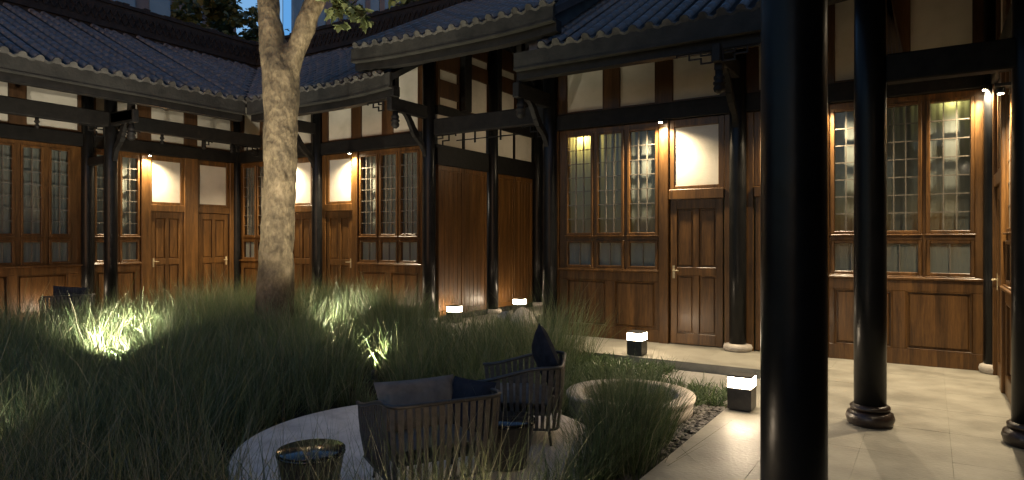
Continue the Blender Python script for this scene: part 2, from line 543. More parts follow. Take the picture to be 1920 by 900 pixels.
def door(bld, F, t0, t1, z1=2.15, handle_side=0):
    if t0 > t1: t0, t1 = t1, t0
    w = t1 - t0
    st = 0.10 * w / .78
    zmid0, zmid1 = 1.03, 1.15
    a0, a1 = t0 + st, t0 + w / 2 - st * .42
    b0, b1 = t0 + w / 2 + st * .42, t1 - st
    mb = MB()
    F.box(mb, t0, a0, -.03, .02, .015, z1, .004)
    F.box(mb, b1, t1, -.03, .02, .015, z1, .004)
    F.box(mb, a1, b0, -.03, .018, .175, zmid0, .004)
    F.box(mb, a1, b0, -.03, .018, zmid1, z1 - .14, .004)
    F.box(mb, a0, b1, -.03, .019, .015, .175, .004)
    F.box(mb, a0, b1, -.03, .019, zmid0, zmid1, .004)
    F.box(mb, a0, b1, -.03, .019, z1 - .14, z1, .004)
    F.box(mb, t0 + .01, t1 - .01, -.045, -.0305, .02, z1 - .01)
    d = mb.build("door", 'wood', bld)
    for (p0, p1) in ((a0, a1), (b0, b1)):
        for (q0, q1) in ((.175, zmid0), (zmid1, z1 - .14)):
            p = MB()
            F.box(p, p0 + .001, p1 - .001, -.028, -.012, q0 + .001, q1 - .001)
            F.box(p, p0 + .028, p1 - .028, -.012, .004, q0 + .028, q1 - .028, .012)
            p.build("panel", 'wood', d)
    hx = t0 + .05 if handle_side == 0 else t1 - .05
    hb = MB()
    F.box(hb, hx - .018, hx + .018, .02, .026, .98, 1.17, .003)
    p0 = F.pt(hx, .026, 1.10); p1 = F.pt(hx, .07, 1.10); p2 = F.pt(hx + (.09 if handle_side == 0 else -.09), .07, 1.095)
    hb.tube([p0, p1], .009, 8); hb.tube([p1, p2], .009, 8)
    hb.build("handle", 'brass', d)
    return d

def wainscot(bld, F, t0, t1, panels, z1=1.055):
    mb = MB()
    F.box(mb, t0, t1, -.09, -.032, 0.0, z1 - .001)
    cuts = sorted([(min(p), max(p)) for p in panels])
    pz0, pz1 = .195, .915
    F.box(mb, t0, t1, -.031, .028, 0.0, pz0, .005)
    F.box(mb, t0, t1, -.031, .026, pz1, z1 - .001, .005)
    e = t0
    for (a, b) in cuts:
        F.box(mb, e, a, -.031, .024, pz0, pz1, .005)
        e = b
    F.box(mb, e, t1, -.031, .024, pz0, pz1, .005)
    w = mb.build("wainscot", 'wood', bld)
    for (a, b) in cuts:
        p = MB()
        F.box(p, a + .001, b - .001, -.031, -.016, pz0 + .001, pz1 - .001)
        F.box(p, a + .035, b - .035, -.016, .006, pz0 + .035, pz1 - .035, .014)
        p.build("panel", 'wood', w)
        m = MB()   # moulding round the panel
        for q in ((a, a + .014, pz0, pz1), (b - .014, b, pz0, pz1), (a, b, pz0, pz0 + .014), (a, b, pz1 - .014, pz1)):
            F.box(m, q[0], q[1], -.02, .031, q[2], q[3], .005)
        m.build("moulding", 'wood', w)
    s = MB()
    F.box(s, t0, t1, -.06, .075, z1, z1 + .035, .008)
    s.build("sill", 'wood', bld)
    return w

def door_bay(bld, F, t0, t1, wt0, wt1, hs=0, n=0):
    """door leaf, jambs, lintel and the white panel over it. t0..t1 leaf, wt0..wt1 the white panel"""
    lo, hi = min(t0, t1), max(t0, t1)
    door(bld, F, lo, hi, 2.15, hs)
    mb = MB()
    F.box(mb, lo - .02, hi + .02, -.05, .05, 2.152, 2.30, .008)
    mb.build("lintel", 'wood', bld)
    a, b = min(wt0, wt1), max(wt0, wt1)
    p = MB()
    F.box(p, a - .006, b + .006, -.05, -.012, 2.35, 3.232)
    p.build("plaster_panel", 'plaster', bld)
    fr = MB()
    F.box(fr, lo - .02, a, -.06, .018, 2.302, 3.34, .005)
    F.box(fr, b, hi + .02, -.06, .018, 2.302, 3.34, .005)
    F.box(fr, a, b, -.06, .016, 2.302, 2.355, .005)
    F.box(fr, a, b, -.06, .016, 3.226, 3.34, .005)
    fr.build("panel_frame", 'wood_dark' if n else 'wood', bld)

def window_zone(bld, F, t0, t1, wins, panels):
    """frame wall with casements over small windows over a wainscot"""
    lo, hi = min(t0, t1), max(t0, t1)
    wainscot(bld, F, lo, hi, panels)
    ws = sorted([(min(w), max(w)) for w in wins])
    fr = MB()
    e = lo
    for (a, b) in ws:
        F.box(fr, e, a - .044, -.06, .008, 1.092, 3.34, .004)
        e = b + .044
    F.box(fr, e, hi, -.06, .008, 1.092, 3.34, .004)
    for (a, b) in ws:
        F.box(fr, a - .044, b + .044, -.06, .006, 3.27, 3.34)
        F.box(fr, a - .044, b + .044, -.06, .006, 1.55, 1.605)
    fr.build("window_wall", 'wood', bld)
    for (a, b) in ws:
        window(bld, F, a, b, 1.667, 3.225, 3 if (b - a) > .3 else 2, 7)
        window(bld, F, a, b, 1.15, 1.505, 2, 1, True, False)

def post(bld, F, t0, t1, z0=0.0, z1=3.342, n=.06):
    mb = MB()
    F.box(mb, t0, t1, -.08, n, z0, z1, .008)
    return mb.build("post", 'wood', bld)

def clerestory(bld, F, t0, t1, whites, z0=3.60, z1=4.95):
    lo, hi = min(t0, t1), max(t0, t1)
    ws = sorted([(min(w), max(w)) for w in whites])
    fr = MB()
    e = lo
    for (a, b) in ws:
        F.box(fr, e, a, -.06, .03, z0, z1, .005)
        e = b
    F.box(fr, e, hi, -.06, .03, z0, z1, .005)
    for (a, b) in ws:
        F.box(fr, a, b, -.06, .026, z0, z0 + .032)
    fr.build("clerestory_frame", 'wood_dark', bld)
    for (a, b) in ws:
        p = MB()
        F.box(p, a - .005, b + .005, -.05, -.008, z0 + .02, z1)
        p.build("plaster_panel", 'plaster', bld)
    bm = MB()
    F.box(bm, lo, hi, -.08, .075, 3.345, 3.598, .012)
    bm.build("beam", 'beam', bld)

def plinth_mesh(mb, x, y, r, h):
    mb.lathe([(r * .90, 0), (r * 1.0, h * .12), (r * 1.08, h * .5), (r * 1.0, h * .85), (r * .8, h * .97), (r * .7, h)], x, y, 32)

def column(bld, x, y, r=.118, z1=4.5, pr=.17, ph=.10, pm='stone', ring=False):
    mb = MB()
    mb.lathe([(r * 1.0, ph - .01), (r, 1.2), (r * .985, 2.6), (r * .95, z1)], x, y, 36)
    c = mb.build("column", 'lacquer', bld)
    p = MB(); plinth_mesh(p, x, y, pr, ph); p.build("plinth", pm, c)
    if ring:
        q = MB(); q.lathe([(r * 1.0, ph), (r * 1.22, ph + .004), (r * 1.25, ph + .03), (r * 1.1, ph + .045), (r, ph + .05)], x, y, 36)
        q.build("base_ring", pm, c)
    return c

def fretwork(mb, F, t0, dirn, n, z1, w=.30, h=.17):
    """small open-work corner piece hanging under a beam"""
    s = .018
    def b(a0, a1, c0, c1):
        F.box(mb, t0 + dirn * a0, t0 + dirn * a1, n - .012, n + .012, z1 - c1, z1 - c0)
    b(0, w, 0, s); b(0, s, s, h)
    b(w * .62, w * .62 + s, s, h * .48); b(w * .30, w * .62 + s, h * .48, h * .48 + s)
    b(w * .30, w * .30 + s, h * .48 + s, h * .9); b(s, w * .30 + s, h * .9, h * .9 + s)
    b(w * .30, w * .30 + s, s, h * .26); b(s, w * .30 + s, h * .26, h * .26 + s)
    b(w - s, w, s, h * .22)

def hang_bracket(bld, F, t, reach=1.0, arm_z=3.78, post_bot=3.47, post_top=4.12, diag=True, n0=.1):
    """beam end cantilevered out of a column, carrying a carved hanging post, with a raking strut"""
    mb = MB()
    F.box(mb, t - .055, t + .055, n0, reach + .16, arm_z, arm_z + .23, .012)
    o = mb.build("cantilever_beam", 'beam', bld)
    hp = MB()
    F.box(hp, t - .052, t + .052, reach - .052, reach + .052, post_bot + .30, post_top, .008)
    c = F.pt(t, reach, 0)
    pr = [(.0, 0), (.028, .004), (.062, .03), (.075, .07), (.06, .11), (.078, .125), (.078, .15), (.055, .165), (.07, .19), (.07, .22), (.05, .24), (.05, .31)]
    hp.lathe([(r, z + post_bot) for r, z in pr], c.x, c.y, 16)
    hp.build("hanging_post", 'beam', bld)
    if diag:
        st = MB()
        pts = []
        for i in range(9):
            u = i / 8
            nn = n0 + .02 + (reach * .74 - n0) * u
            zz = 3.02 + (arm_z - 3.0) * (u ** .78) + .035 * math.sin(u * 9)
            pts.append(F.pt(t, nn, zz))
        for i in range(8):
            st.bar(pts[i], pts[i + 1], .075, .12 - .012 * abs(i - 4))
        for i in range(1, 8, 2):
            p = pts[i]
            st.lathe([(.0, p.z - .055), (.032, p.z - .02), (.032, p.z + .01), (0, p.z + .05)], p.x, p.y, 8)
        st.build("strut", 'beam', bld)
    return o

# ------------------------------------------------------------------ roofs
def row_mesh(L, r=.064, seg=.26):
    """a run of overlapping barrel tiles along +X local, axis at z=0"""
    mb = MB()
    n = max(1, int(round(L / seg)))
    sl = L / n
    k = 6
    for i in range(n):
        x0 = i * sl
        x1 = x0 + sl * 1.04
        r0 = r * (1.0 + .03 * math.sin(i * 2.3)); r1 = r * .98
        vs = []; 
        for (x, rr) in ((x0, r0 * .94), (x0, r0), (x1, r1)):
            for j in range(k + 1):
                a = math.pi * j / k
                vs.append((x, rr * math.cos(a), rr * math.sin(a) * 1.05))
        fs = []
        for a in range(2):
            for j in range(k):
                fs.append((a * (k + 1) + j, (a + 1) * (k + 1) + j, (a + 1) * (k + 1) + j + 1, a * (k + 1) + j + 1))
        mb.add(vs, fs, False)
        for q in range(len(fs)):
            mb.smooth[-1 - q] = q < k
    return mb

ROWM = {}
def get_row(L):
    key = round(L, 2)
    if key not in ROWM:
        ROWM[key] = row_mesh(key).mesh("tile_run", M['tile'])
    return ROWM[key]

def endcap_mesh():
    """the round tile-end and the drip tile next to it, facing -X local"""
    mb = MB()
    k = 12; r = .062
    vs = [(-.012, r * math.cos(2 * math.pi * j / k), r * math.sin(2 * math.pi * j / k) + .01) for j in range(k)]
    vs += [(.02, x[1], x[2]) for x in vs[:k]]
    mb.add(vs, [tuple(range(k)), tuple(reversed(range(k, 2 * k)))] + [(j, k + j, k + (j + 1) % k, (j + 1) % k) for j in range(k)])
    return mb
def drip_mesh(sp):
    mb = MB()
    prof = []
    m = 8
    for j in range(m + 1):
        y = -sp / 2 + .04 + (sp - .08) * j / m
        u = abs(2 * j / m - 1)
        prof.append((y, .035 * u - .02, -.085 + .075 * u ** 1.3))
    vs = []
    for (y, zt, zb) in prof:
        vs += [(-.02, y, zt), (-.008, y, zb), (.14, y, zt + .012), (.012, y, zb)]
    fs = []
    for j in range(m):
        a = 4 * j; b = a + 4
        fs += [(a, b, b + 1, a + 1), (a + 2, b + 2, b, a), (a + 3, b + 3, b + 2, a + 2), (a + 1, b + 1, b + 3, a + 3)]
    mb.add(vs, fs, False)
    return mb
CAPM = None; DRIPM = None

def lift_fn(t, a, b, la, lb, span=1.5):
    z = 0
    if la: z += la * max(0, 1 - (t - a) / span) ** 2
    if lb: z += lb * max(0, 1 - (b - t) / span) ** 2
    return z

def roof(bld, F, a, b, n_eave, z_eave, n_ridge, z_ridge, la=0, lb=0, cut=None, rows_from=None, rows_to=None, sp=.235, fascia_h=.29, ends=True):
    """a..b along the facade; n_eave/z_eave the tile edge, n_ridge (negative) / z_ridge the top. cut(t)->n where a row starts (valley)"""
    global CAPM, DRIPM
    if CAPM is None:
        CAPM = endcap_mesh().mesh("tile_end", M['tile_edge'])
        DRIPM = drip_mesh(sp).mesh("drip_tile", M['tile_edge'])
    slope = (z_ridge - z_eave) / (n_eave - n_ridge)
    # deck (with its underside boards) as strips so that it follows the lifted eave
    N = 24
    dk = MB()
    for i in range(N):
        t0 = a + (b - a) * i / N; t1 = a + (b - a) * (i + 1) / N
        vs = []
        for t in (t0, t1):
            l = lift_fn(t, a, b, la, lb)
            ne = n_eave - .05 if cut is None else min(n_eave - .05, cut(t))
            ze = z_eave + (n_eave - ne) * slope
            f = max(0, 1 - (n_eave - ne) / 1.6)
            for (n_, z_) in ((ne, ze - .085 + l * f), (n_ridge, z_ridge - .085), (n_ridge, z_ridge - .22), (ne, ze - .20 + l * f)):
                vs.append(tuple(F.pt(t, n_, z_)))
        dk.add(vs, [(0, 4, 5, 1), (1, 5, 6, 2), (2, 6, 7, 3), (3, 7, 4, 0), (0, 1, 2, 3), (7, 6, 5, 4)])
    rf = dk.build("roof", 'pan', bld)
    bk = MB(); vs = []
    for t in (a, b):
        for (n_, z_) in ((n_ridge + .02, z_ridge - .07), (2 * n_ridge - .6, z_ridge - 1.55), (2 * n_ridge - .6, z_ridge - 1.70), (n_ridge + .02, z_ridge - .22)):
            vs.append(tuple(F.pt(t, n_, z_)))
    bk.add(vs, [(0, 4, 5, 1), (1, 5, 6, 2), (2, 6, 7, 3), (3, 7, 4, 0), (0, 1, 2, 3), (7, 6, 5, 4)])
    bk.build("rear_slope", 'pan', bld)
    # fascia and eave purlin
    fa = MB(); pu = MB(); lip = MB()
    e0, e1 = a, b
    if cut is not None:
        ts = [a + (b - a) * i / 400 for i in range(401)]
        ok = [t for t in ts if cut(t) >= n_eave - 1e-6]
        e0, e1 = ok[0], ok[-1]
    K = 20
    for i in range(K):
        t0 = e0 + (e1 - e0) * i / K; t1 = e0 + (e1 - e0) * (i + 1) / K
        for (m_, n0, n1, zb, zt) in ((fa, n_eave - .07, n_eave, z_eave - fascia_h + .025, z_eave - .03), (lip, n_eave - .09, n_eave + .014, z_eave - fascia_h, z_eave - fascia_h + .024),
                                     (pu, n_eave - .26, n_eave - .10, z_eave - fascia_h - .12, z_eave - fascia_h + .05)):
            vs = []
            for t in (t0, t1):
                l = lift_fn(t, a, b, la, lb)
                for (nn, zz) in ((n0, zb), (n1, zb), (n1, zt), (n0, zt)):
                    vs.append(tuple(F.pt(t, nn, zz + l)))
            fs = [(0, 4, 5, 1), (1, 5, 6, 2), (2, 6, 7, 3), (3, 7, 4, 0)]
            if i == 0: fs.append((0, 1, 2, 3))
            if i == K - 1: fs.append((7, 6, 5, 4))
            m_.add(vs, fs)
    fa.build("fascia", 'mortar', bld)
    lip.build("fascia_edge", 'mortar', bld)
    pu.build("eave_purlin", 'beam', bld)
    # rafters under the eave
    # rows
    ra = a if rows_from is None else rows_from
    rb = b if rows_to is None else rows_to
    cnt = int((rb - ra) / sp)
    ang = math.atan(slope)
    for i in range(cnt):
        t = ra + sp * .5 + i * sp
        ns = n_eave if cut is None else min(n_eave, cut(t))
        if ns - n_ridge < .25: continue
        z0 = z_eave + (n_eave - ns) * slope
        l = lift_fn(t, a, b, la, lb) * max(0, 1 - (n_eave - ns) / 1.6)
        run = ns - n_ridge
        rise = z_ridge - z0 - l
        L = math.hypot(run, rise)
        p = F.pt(t, ns, z0 + l + .0)
        yaw = math.atan2(-F.sign, 0) if F.axis == 'x' else (math.pi if F.sign > 0 else 0.0)
        pitch = -math.atan2(rise, run)
        jz = random.uniform(-.012, .012)
        o = link_mesh("tile_row", get_row(round(L / .05) * .05), rf, p + Vector((0, 0, jz)), (0, pitch + random.uniform(-.004, .004), yaw + random.uniform(-.012, .012)))
        if ns >= n_eave - 1e-6 and ends:
            link_mesh("tile_end", CAPM, rf, p + Vector((0, 0, jz)), (0, pitch, yaw))
            q = F.pt(t + sp / 2, ns, z0 + l)
            link_mesh("drip_tile", DRIPM, rf, q, (0, pitch * .5, yaw))
    return rf

def ridge(bld, F, a, b, n, z0, z1):
    mb = MB()
    F.box(mb, a, b, n - .16, n + .16, z0 - .12, z1 - .12)
    F.box(mb, a, b, n - .20, n + .20, z0 + .08, z0 + .14)
    F.box(mb, a, b, n - .19, n + .19, z1 - .12, z1 - .05)
    r = mb.build("ridge", 'ridge', bld)
    # upright tiles stacked along the crest and the open-work band below it, one object each course
    k = int(abs(b - a) / .16)
    crest = MB()
    for i in range(k):
        t = min(a, b) + (i + .5) * .16
        h = .05 + .025 * math.sin(i * 1.7) + random.uniform(-.012, .012)
        F.box(crest, t - .07, t + .07, n - .10, n + .10, z1 - .05, z1 - .05 + h)
        zc = z0 + .2 + (z1 - z0 - .4) * .5
        p = F.pt(t, n + .16, zc)
        for s_ in (-1, 1):
            q0 = F.pt(t - .075, n + .17, zc - s_ * .14); q1 = F.pt(t + .075, n + .17, zc + s_ * .14)
            crest.bar(q0, q1, .035, .025)
    tag(crest.build("crest_tiles", 'ridge', bld), kind="stuff")
    return r

# ==================================================================================================== SETTING
TER = 0.0      # terrace level
GND = -0.12    # courtyard level

struct("ground", MB().box(-120, 90, -60, 190, -.5, -.16), 'soil')
struct("courtyard_soil", MB().box(-12.3, -1.59, -6.0, 8.2, -.15, GND), 'soil')
def paved(name, x0, x1, y0, y1, z1, mat, sx, sy, build_y=None, build_x=None):
    """a bed sheet with separate stone slabs on it where the photograph looks"""
    mb = MB(); mb.box(x0, x1, y0, y1, z1 - .2, z1 - .012)
    o = struct(name, mb, 'floor')
    bx0, bx1 = build_x or (x0, x1); by0, by1 = build_y or (y0, y1)
    nx = max(1, round((bx1 - bx0) / sx)); dx = (bx1 - bx0) / nx
    ny = max(1, round((by1 - by0) / sy)); dy = (by1 - by0) / ny
    me = MB().box(-dx / 2 + .0004, dx / 2 - .0004, -dy / 2 + .0004, dy / 2 - .0004, -.05, 0, .0008).mesh("slab_stone", M[mat])
    for i in range(nx):
        for k in range(ny):
            link_mesh("slab", me, o, (bx0 + (i + .5) * dx, by0 + (k + .5) * dy, z1 + random.uniform(-.0012, .0012)),
                      (random.uniform(-.0012, .0012), random.uniform(-.0012, .0012), 0))
    return o
paved("terrace_rear", -12.3, -1.592, 8.20, 15.0, TER, 'floor', .90, .68, (8.20, 14.1))
paved("terrace_right", -1.588, 4.5, -6.0, 15.0, TER, 'floor', .57, .86, (1.4, 9.60), (-1.588, .70))
paved("terrace_left", -18.0, -12.302, -6.0, 15.0, TER, 'floor', .70, .9, (2.0, 9.5), (-13.8, -12.302))
struct("path", MB().box(-3.1, -1.60, 6.75, 8.18, -.16, -.105, .01), 'path')
pc = MB(); pc.lathe([(1.40, -.16), (1.41, -.05), (1.40, -.035), (0.0, -.035)], -3.36, 3.96, 72, False)
struct("patio", pc, 'patio')

# ==================================================================================================== LEFT WING
left = empty("left_wing", (-13.76, 6.2, 0), "long left wing with two doors, deep veranda and grey tiled roof", "building")
window_zone(left, FL, 6.30, 7.26, [(6.42, 6.70), (6.90, 7.20)], [(6.42, 7.16)])
post(left, FL, 7.262, 7.46)
door_bay(left, FL, 7.475, 8.165, 7.50, 8.12, 0)
post(left, FL, 8.187, 8.505)
door_bay(left, FL, 8.53, 9.26, 8.565, 9.22, 1)
post(left, FL, 9.284, 9.46)
window_zone(left, FL, 4.12, 6.15, [(5.64, 5.92), (5.19, 5.47), (4.74, 5.02), (4.29, 4.57)], [(5.10, 5.90), (4.17, 4.95)])
post(left, FL, 3.94, 4.118)
door_bay(left, FL, 3.2, 3.915, 3.24, 3.86, 0)
post(left, FL, 2.9, 3.178)
clerestory(left, FL, 2.9, 9.46, [(8.50, 9.33), (7.48, 8.20), (6.78, 7.20), (6.40, 6.64), (5.24, 6.08), (4.20, 4.96), (3.2, 3.9)])
for y in (6.245, 2.95):
    column(left, -13.72, y, .112, 5.0, .16, .10)
    column(left, -12.85, y, .112, 4.75, .16, .10)
    t = MB(); t.box(-13.7, -12.75, y - .05, y + .05, 2.98, 3.13, .01); t.build("tie_beam", 'beam', left)
    t = MB(); t.box(-13.7, -12.0, y - .055, y + .055, 3.70, 3.90, .01); t.build("tie_beam", 'beam', left)
    hang_bracket(left, Face('y', -12.85, 1), y, .72, 3.66, 3.34, 4.1, True)
fb = MB(); fb.box(-12.93, -12.77, -1.0, 9.44, 3.64, 3.915, .014); fb.build("veranda_beam", 'beam', left)
FLc = Face('y', -12.85, 1)
for y, d in ((6.36, 1), (6.13, -1), (9.40, -1), (3.06, 1)):
    f = MB(); fretwork(f, FLc, y, d, 0, 3.64, .42, .19); f.build("fretwork", 'beam', left)
for y in (7.21, 8.10, 8.75, 5.05, 4.1):
    f = MB(); p = Vector((-12.85, y, 0))
    f.lathe([(0, 3.45), (.03, 3.46), (.045, 3.50), (.02, 3.53), (.045, 3.57), (.03, 3.60), (.03, 3.645)], p.x, p.y, 12)
    f.build("pendant_knob", 'beam', left)
for y in (8.05, 8.85):
    f = MB(); fretwork(f, FLc, y, 1, 0, 3.64, .24, .15); f.build("fretwork", 'beam', left)
mb = MB(); mb.box(-18.0, -17.8, -3, 12.4, 0, 6.1); mb.box(-18.0, -13.9, -3.2, -3.0, 0, 6.1); mb.build("back_wall", 'render', left)
mb = MB(); mb.box(-13.86, -13.66, -3, 2.9, 0, 4.9); mb.build("side_wall", 'wood_dark', left)
def cutL(y):
    if y <= 8.29: return 2.06
    return 2.06 - 4.06 * (y - 8.29) / 3.25
roof(left, FL, -3.0, 11.5, 2.06, 4.38, -2.0, 6.32, cut=cutL, rows_to=11.3)
ridge(left, FL, -3.0, 11.62, -2.0, 6.25, 7.0)

# ==================================================================================================== REAR WING (between corner and gate)
rear = empty("rear_wing", (-10.9, 9.54, 0), "rear wing behind the tree, between the corner and the gate passage", "building")
def std_bay(bld, c, s, k=1.0, n=0):
    """standard bay: door next to the column at c, windows further along direction s"""
    g = lambda a: c + s * a * k
    door_bay(bld, FR, g(.225), g(.995), g(.29), g(.94), 0 if s < 0 else 1)
    j = MB(); FR.box(j, g(.10), g(.2), -.07, .03, 0, 3.34, .006); j.build("jamb", 'wood', bld)
    a, b = sorted((g(1.018), g(1.165)))
    post(bld, FR, a, b)
    window_zone(bld, FR, g(1.167), g(2.88), [(g(1.235), g(1.645)), (g(1.785), g(2.18)), (g(2.31), g(2.72))], [(g(1.235), g(1.90)), (g(2.05), g(2.74))])
    clerestory(bld, FR, g(.10), g(2.90), [(g(.27), g(.96)), (g(1.24), g(1.81)), (g(2.10), g(2.74))])
std_bay(rear, -10.95, 1, 1.0)
std_bay(rear, -10.95, -1, .945)
column(rear, -10.95, 9.47, .115, 4.9)
hang_bracket(rear, FR, -10.95, 1.0)
column(rear, -13.70, 9.46, .08, 4.9, .1, .08)
mb = MB(); mb.box(-13.6, -8.0, 13.3, 13.5, 0, 6.1); mb.build("back_wall", 'render', rear)
def cutC(x):
    if x >= -11.70: return 1.25
    return 1.25 - 3.25 * (-11.70 - x) / 4.06
roof(rear, FR, -15.7, -7.78, 1.25, 4.38, -2.0, 6.32, lb=.07, cut=cutC, rows_from=-15.5)
ridge(rear, FR, -15.60, -8.2, -2.0, 6.25, 7.0)
f = MB(); fretwork(f, FR, -8.05, -1, 1.10, 3.98, .40, .17); f.build("fretwork", 'beam', rear)
vb = MB()
for i in range(18):
    u0, u1 = i / 18, (i + 1) / 18
    p = Vector((-11.7 - 4.06 * u0, 8.29 + 3.25 * u0, 4.40 + 1.94 * u0)); q = Vector((-11.7 - 4.06 * u1, 8.29 + 3.25 * u1, 4.40 + 1.94 * u1 + .01))
    vb.bar(p, q, .28, .05)
vb.build("valley_gutter", 'ridge', rear)

# ==================================================================================================== GATEHOUSE
gate = empty("gatehouse", (-6.6, 9.54, 0), "raised gatehouse roof over a dark passage with tall plank doors", "building")
column(gate, -7.90, 9.47, .12, 5.3)
column(gate, -7.78, 11.43, .11, 6.0)
column(gate, -7.78, 13.27, .11, 6.0)
column(gate, -5.31, 9.47, .12, 5.3)
hang_bracket(gate, FR, -7.90, .98, 3.80, 3.50, 4.72)
hang_bracket(gate, FR, -5.31, .98, 3.72, 3.42, 4.72)
mb = MB(); FR.box(mb, -7.79, -5.42, -.07, .07, 3.50, 3.80, .014); mb.build("front_beam", 'beam', gate)
mb = MB(); FR.box(mb, -7.79, -5.42, -.07, .06, 5.05, 5.25, .014); mb.build("front_beam", 'beam', gate)
f = MB(); fretwork(f, FR, -7.77, 1, 0, 3.50, .46, .22); f.build("fretwork", 'beam', gate)
f = MB(); fretwork(f, FR, -5.43, -1, 0, 3.50, .46, .22); f.build("fretwork", 'beam', gate)
f = MB(); FR.box(f, -7.3, -5.9, -.01, .01, 3.36, 3.375); FR.box(f, -6.9, -6.87, -.01, .01, 3.3, 3.5); FR.box(f, -6.35, -6.32, -.01, .01, 3.3, 3.5)
f.build("fretwork", 'beam', gate)
# side wall of the passage
def plank_door(F, t0, t1, z0, z1):
    mb = MB(); F.box(mb, t0, t1, -.06, -.02, z0, z1)
    for (a, b, c, d) in ((t0, t0 + .07, z0, z1), (t1 - .07, t1, z0, z1), (t0 + .07, t1 - .07, z1 - .09, z1), (t0 + .07, t1 - .07, z0, z0 + .10)):
        F.box(mb, a, b, -.02, .018, c, d, .005)
    d = mb.build("door", 'wood', gate)
    k = 5; w = (t1 - t0 - .14) / k
    for i in range(k):
        p = MB(); F.box(p, t0 + .07 + i * w + .003, t0 + .07 + (i + 1) * w - .003, -.019, .004 + random.uniform(-.002, .002), z0 + .102, z1 - .092, .003)
        p.build("plank", 'wood', d)
for (a, b) in ((9.68, 11.28), (11.58, 13.14)):
    m_ = (a + b) / 2
    plank_door(FG, a, m_ - .004, .10, 2.97)
    plank_door(FG, m_ + .004, b, .10, 2.97)
    mb = MB(); FG.box(mb, a - .05, b + .05, -.08, .05, 0, .098, .01); mb.build("threshold", 'beam', gate)
    mb = MB(); FG.box(mb, a - .05, b + .05, -.08, .04, 2.972, 3.36, .01); mb.build("lintel", 'beam', gate)
    for (p0, p1) in ((a, m_ - .03), (m_ + .03, b)):
        mb = MB(); FG.box(mb, p0, p1, -.05, -.01, 3.362, 3.93); mb.build("plaster_panel", 'plaster', gate)
    mb = MB(); FG.box(mb, m_ - .03, m_ + .03, -.06, .02, 3.362, 3.93); FG.box(mb, a - .05, b + .05, -.08, .05, 3.93, 4.10, .01)
    mb.build("timber_frame", 'beam', gate)
def grid_wall(a, b, cells):
    zs = sorted(set([4.10] + [z for c in cells for z in c] + [5.7]))
    mb = MB(); FG.box(mb, a, b, -.10, -.06, 4.102, 5.7)
    e = 4.102
    for (c, d) in cells:
        FG.box(mb, a, b, -.06, .02, e, c - .02); e = d + .02
    FG.box(mb, a, b, -.06, .02, e, 5.7)
    for (c, d) in cells:
        FG.box(mb, a, a + .06, -.06, .02, c - .02, d + .02); FG.box(mb, b - .06, b, -.06, .02, c - .02, d + .02)
    mb.build("timber_frame", 'wood_dark', gate)
    for (c, d) in cells:
        p = MB(); FG.box(p, a + .06, b - .06, -.055, -.02, c - .018, d + .018); p.build("plaster_panel", 'plaster', gate)
grid_wall(9.66, 10.35, [(4.14, 4.25), (4.62, 4.78)])
grid_wall(10.62, 11.40, [(4.15, 4.80), (5.13, 5.25)])
grid_wall(11.75, 12.45, [(4.24, 4.76), (5.13, 5.25)])
mb = MB()
for y in (10.48, 11.57, 12.55):
    mb.box(-7.93, -7.72, y - .11, y + .11, 4.102, 5.9)
mb.build("king_posts", 'beam', gate)
mb = MB(); FG.box(mb, 12.66, 13.6, -.08, .02, 4.102, 5.8); mb.build("side_wall", 'beam', gate)
# right side of the passage and its closed back
mb = MB(); mb.box(-5.37, -5.20, 9.62, 14.1, 0, 5.9); mb.build("side_wall", 'wood_dark', gate)
mb = MB(); FG.box(mb, 13.15, 14.12, -.10, .0, 0, 4.1); mb.build("side_wall", 'beam', gate)
mb = MB(); mb.box(-7.9, -5.2, 14.12, 14.3, 0, 5.9); mb.build("back_wall", 'beam', gate)
mb = MB(); mb.box(-5.44, -5.372, 10.6, 10.72, 0, 3.0, .006); mb.box(-5.43, -5.372, 12.2, 12.3, 0, 3.0, .006); mb.build("frame_post", 'plaster', gate)
# flank wall above the neighbouring roof
mb = MB()
vs = [(-4.95, 8.45, 4.35), (-4.95, 11.6, 4.35), (-4.95, 11.6, 6.75), (-4.95, 8.45, 4.85)]
mb.add([(-5.1, y, z) for _, y, z in vs] + vs, [(0, 1, 2, 3), (7, 6, 5, 4), (0, 4, 5, 1), (1, 5, 6, 2), (2, 6, 7, 3), (3, 7, 4, 0)])
mb.build("flank_wall", 'render', gate)
roof(gate, FR, -8.56, -4.52, 1.39, 4.88, -2.0, 6.72, la=.05, lb=.06, fascia_h=.27)
ridge(gate, FR, -8.56, -4.52, -2.0, 6.70, 7.35)

# ==================================================================================================== RIGHT REAR WING
rr = empty("right_rear_wing", (-2.3, 9.54, 0), "right rear wing with carved wooden windows and doors facing the lit terrace", "building")
std_bay(rr, -2.28, -1, 1.0)
std_bay(rr, -2.28, 1, .985)
column(rr, -2.28, 9.45, .115, 4.9, .185, .10)
hang_bracket(rr, FR, -2.28, 1.05, 3.80, 3.42, 4.05)
column(rr, .60, 9.43, .08, 4.9, .12, .11)
j = MB(); FR.box(j, -5.20, -5.17, -.07, .03, 0, 3.34); j.build("jamb", 'wood', rr)
f = MB(); fretwork(f, FR, -2.34, -1, 1.12, 3.97, .48, .16); f.build("fretwork", 'beam', rr)
f = MB(); fretwork(f, FR, -2.22, 1, 1.12, 3.97, .48, .16); f.build("fretwork", 'beam', rr)
mb = MB(); mb.box(-5.1, 4.4, 13.3, 13.5, 0, 6.1); mb.box(4.4, 4.6, 9.6, 13.5, 0, 6.1); mb.build("back_wall", 'render', rr)
mb = MB(); mb.box(.68, 4.4, 9.5, 9.6, 0, 5); mb.build("side_wall", 'wood_dark', rr)
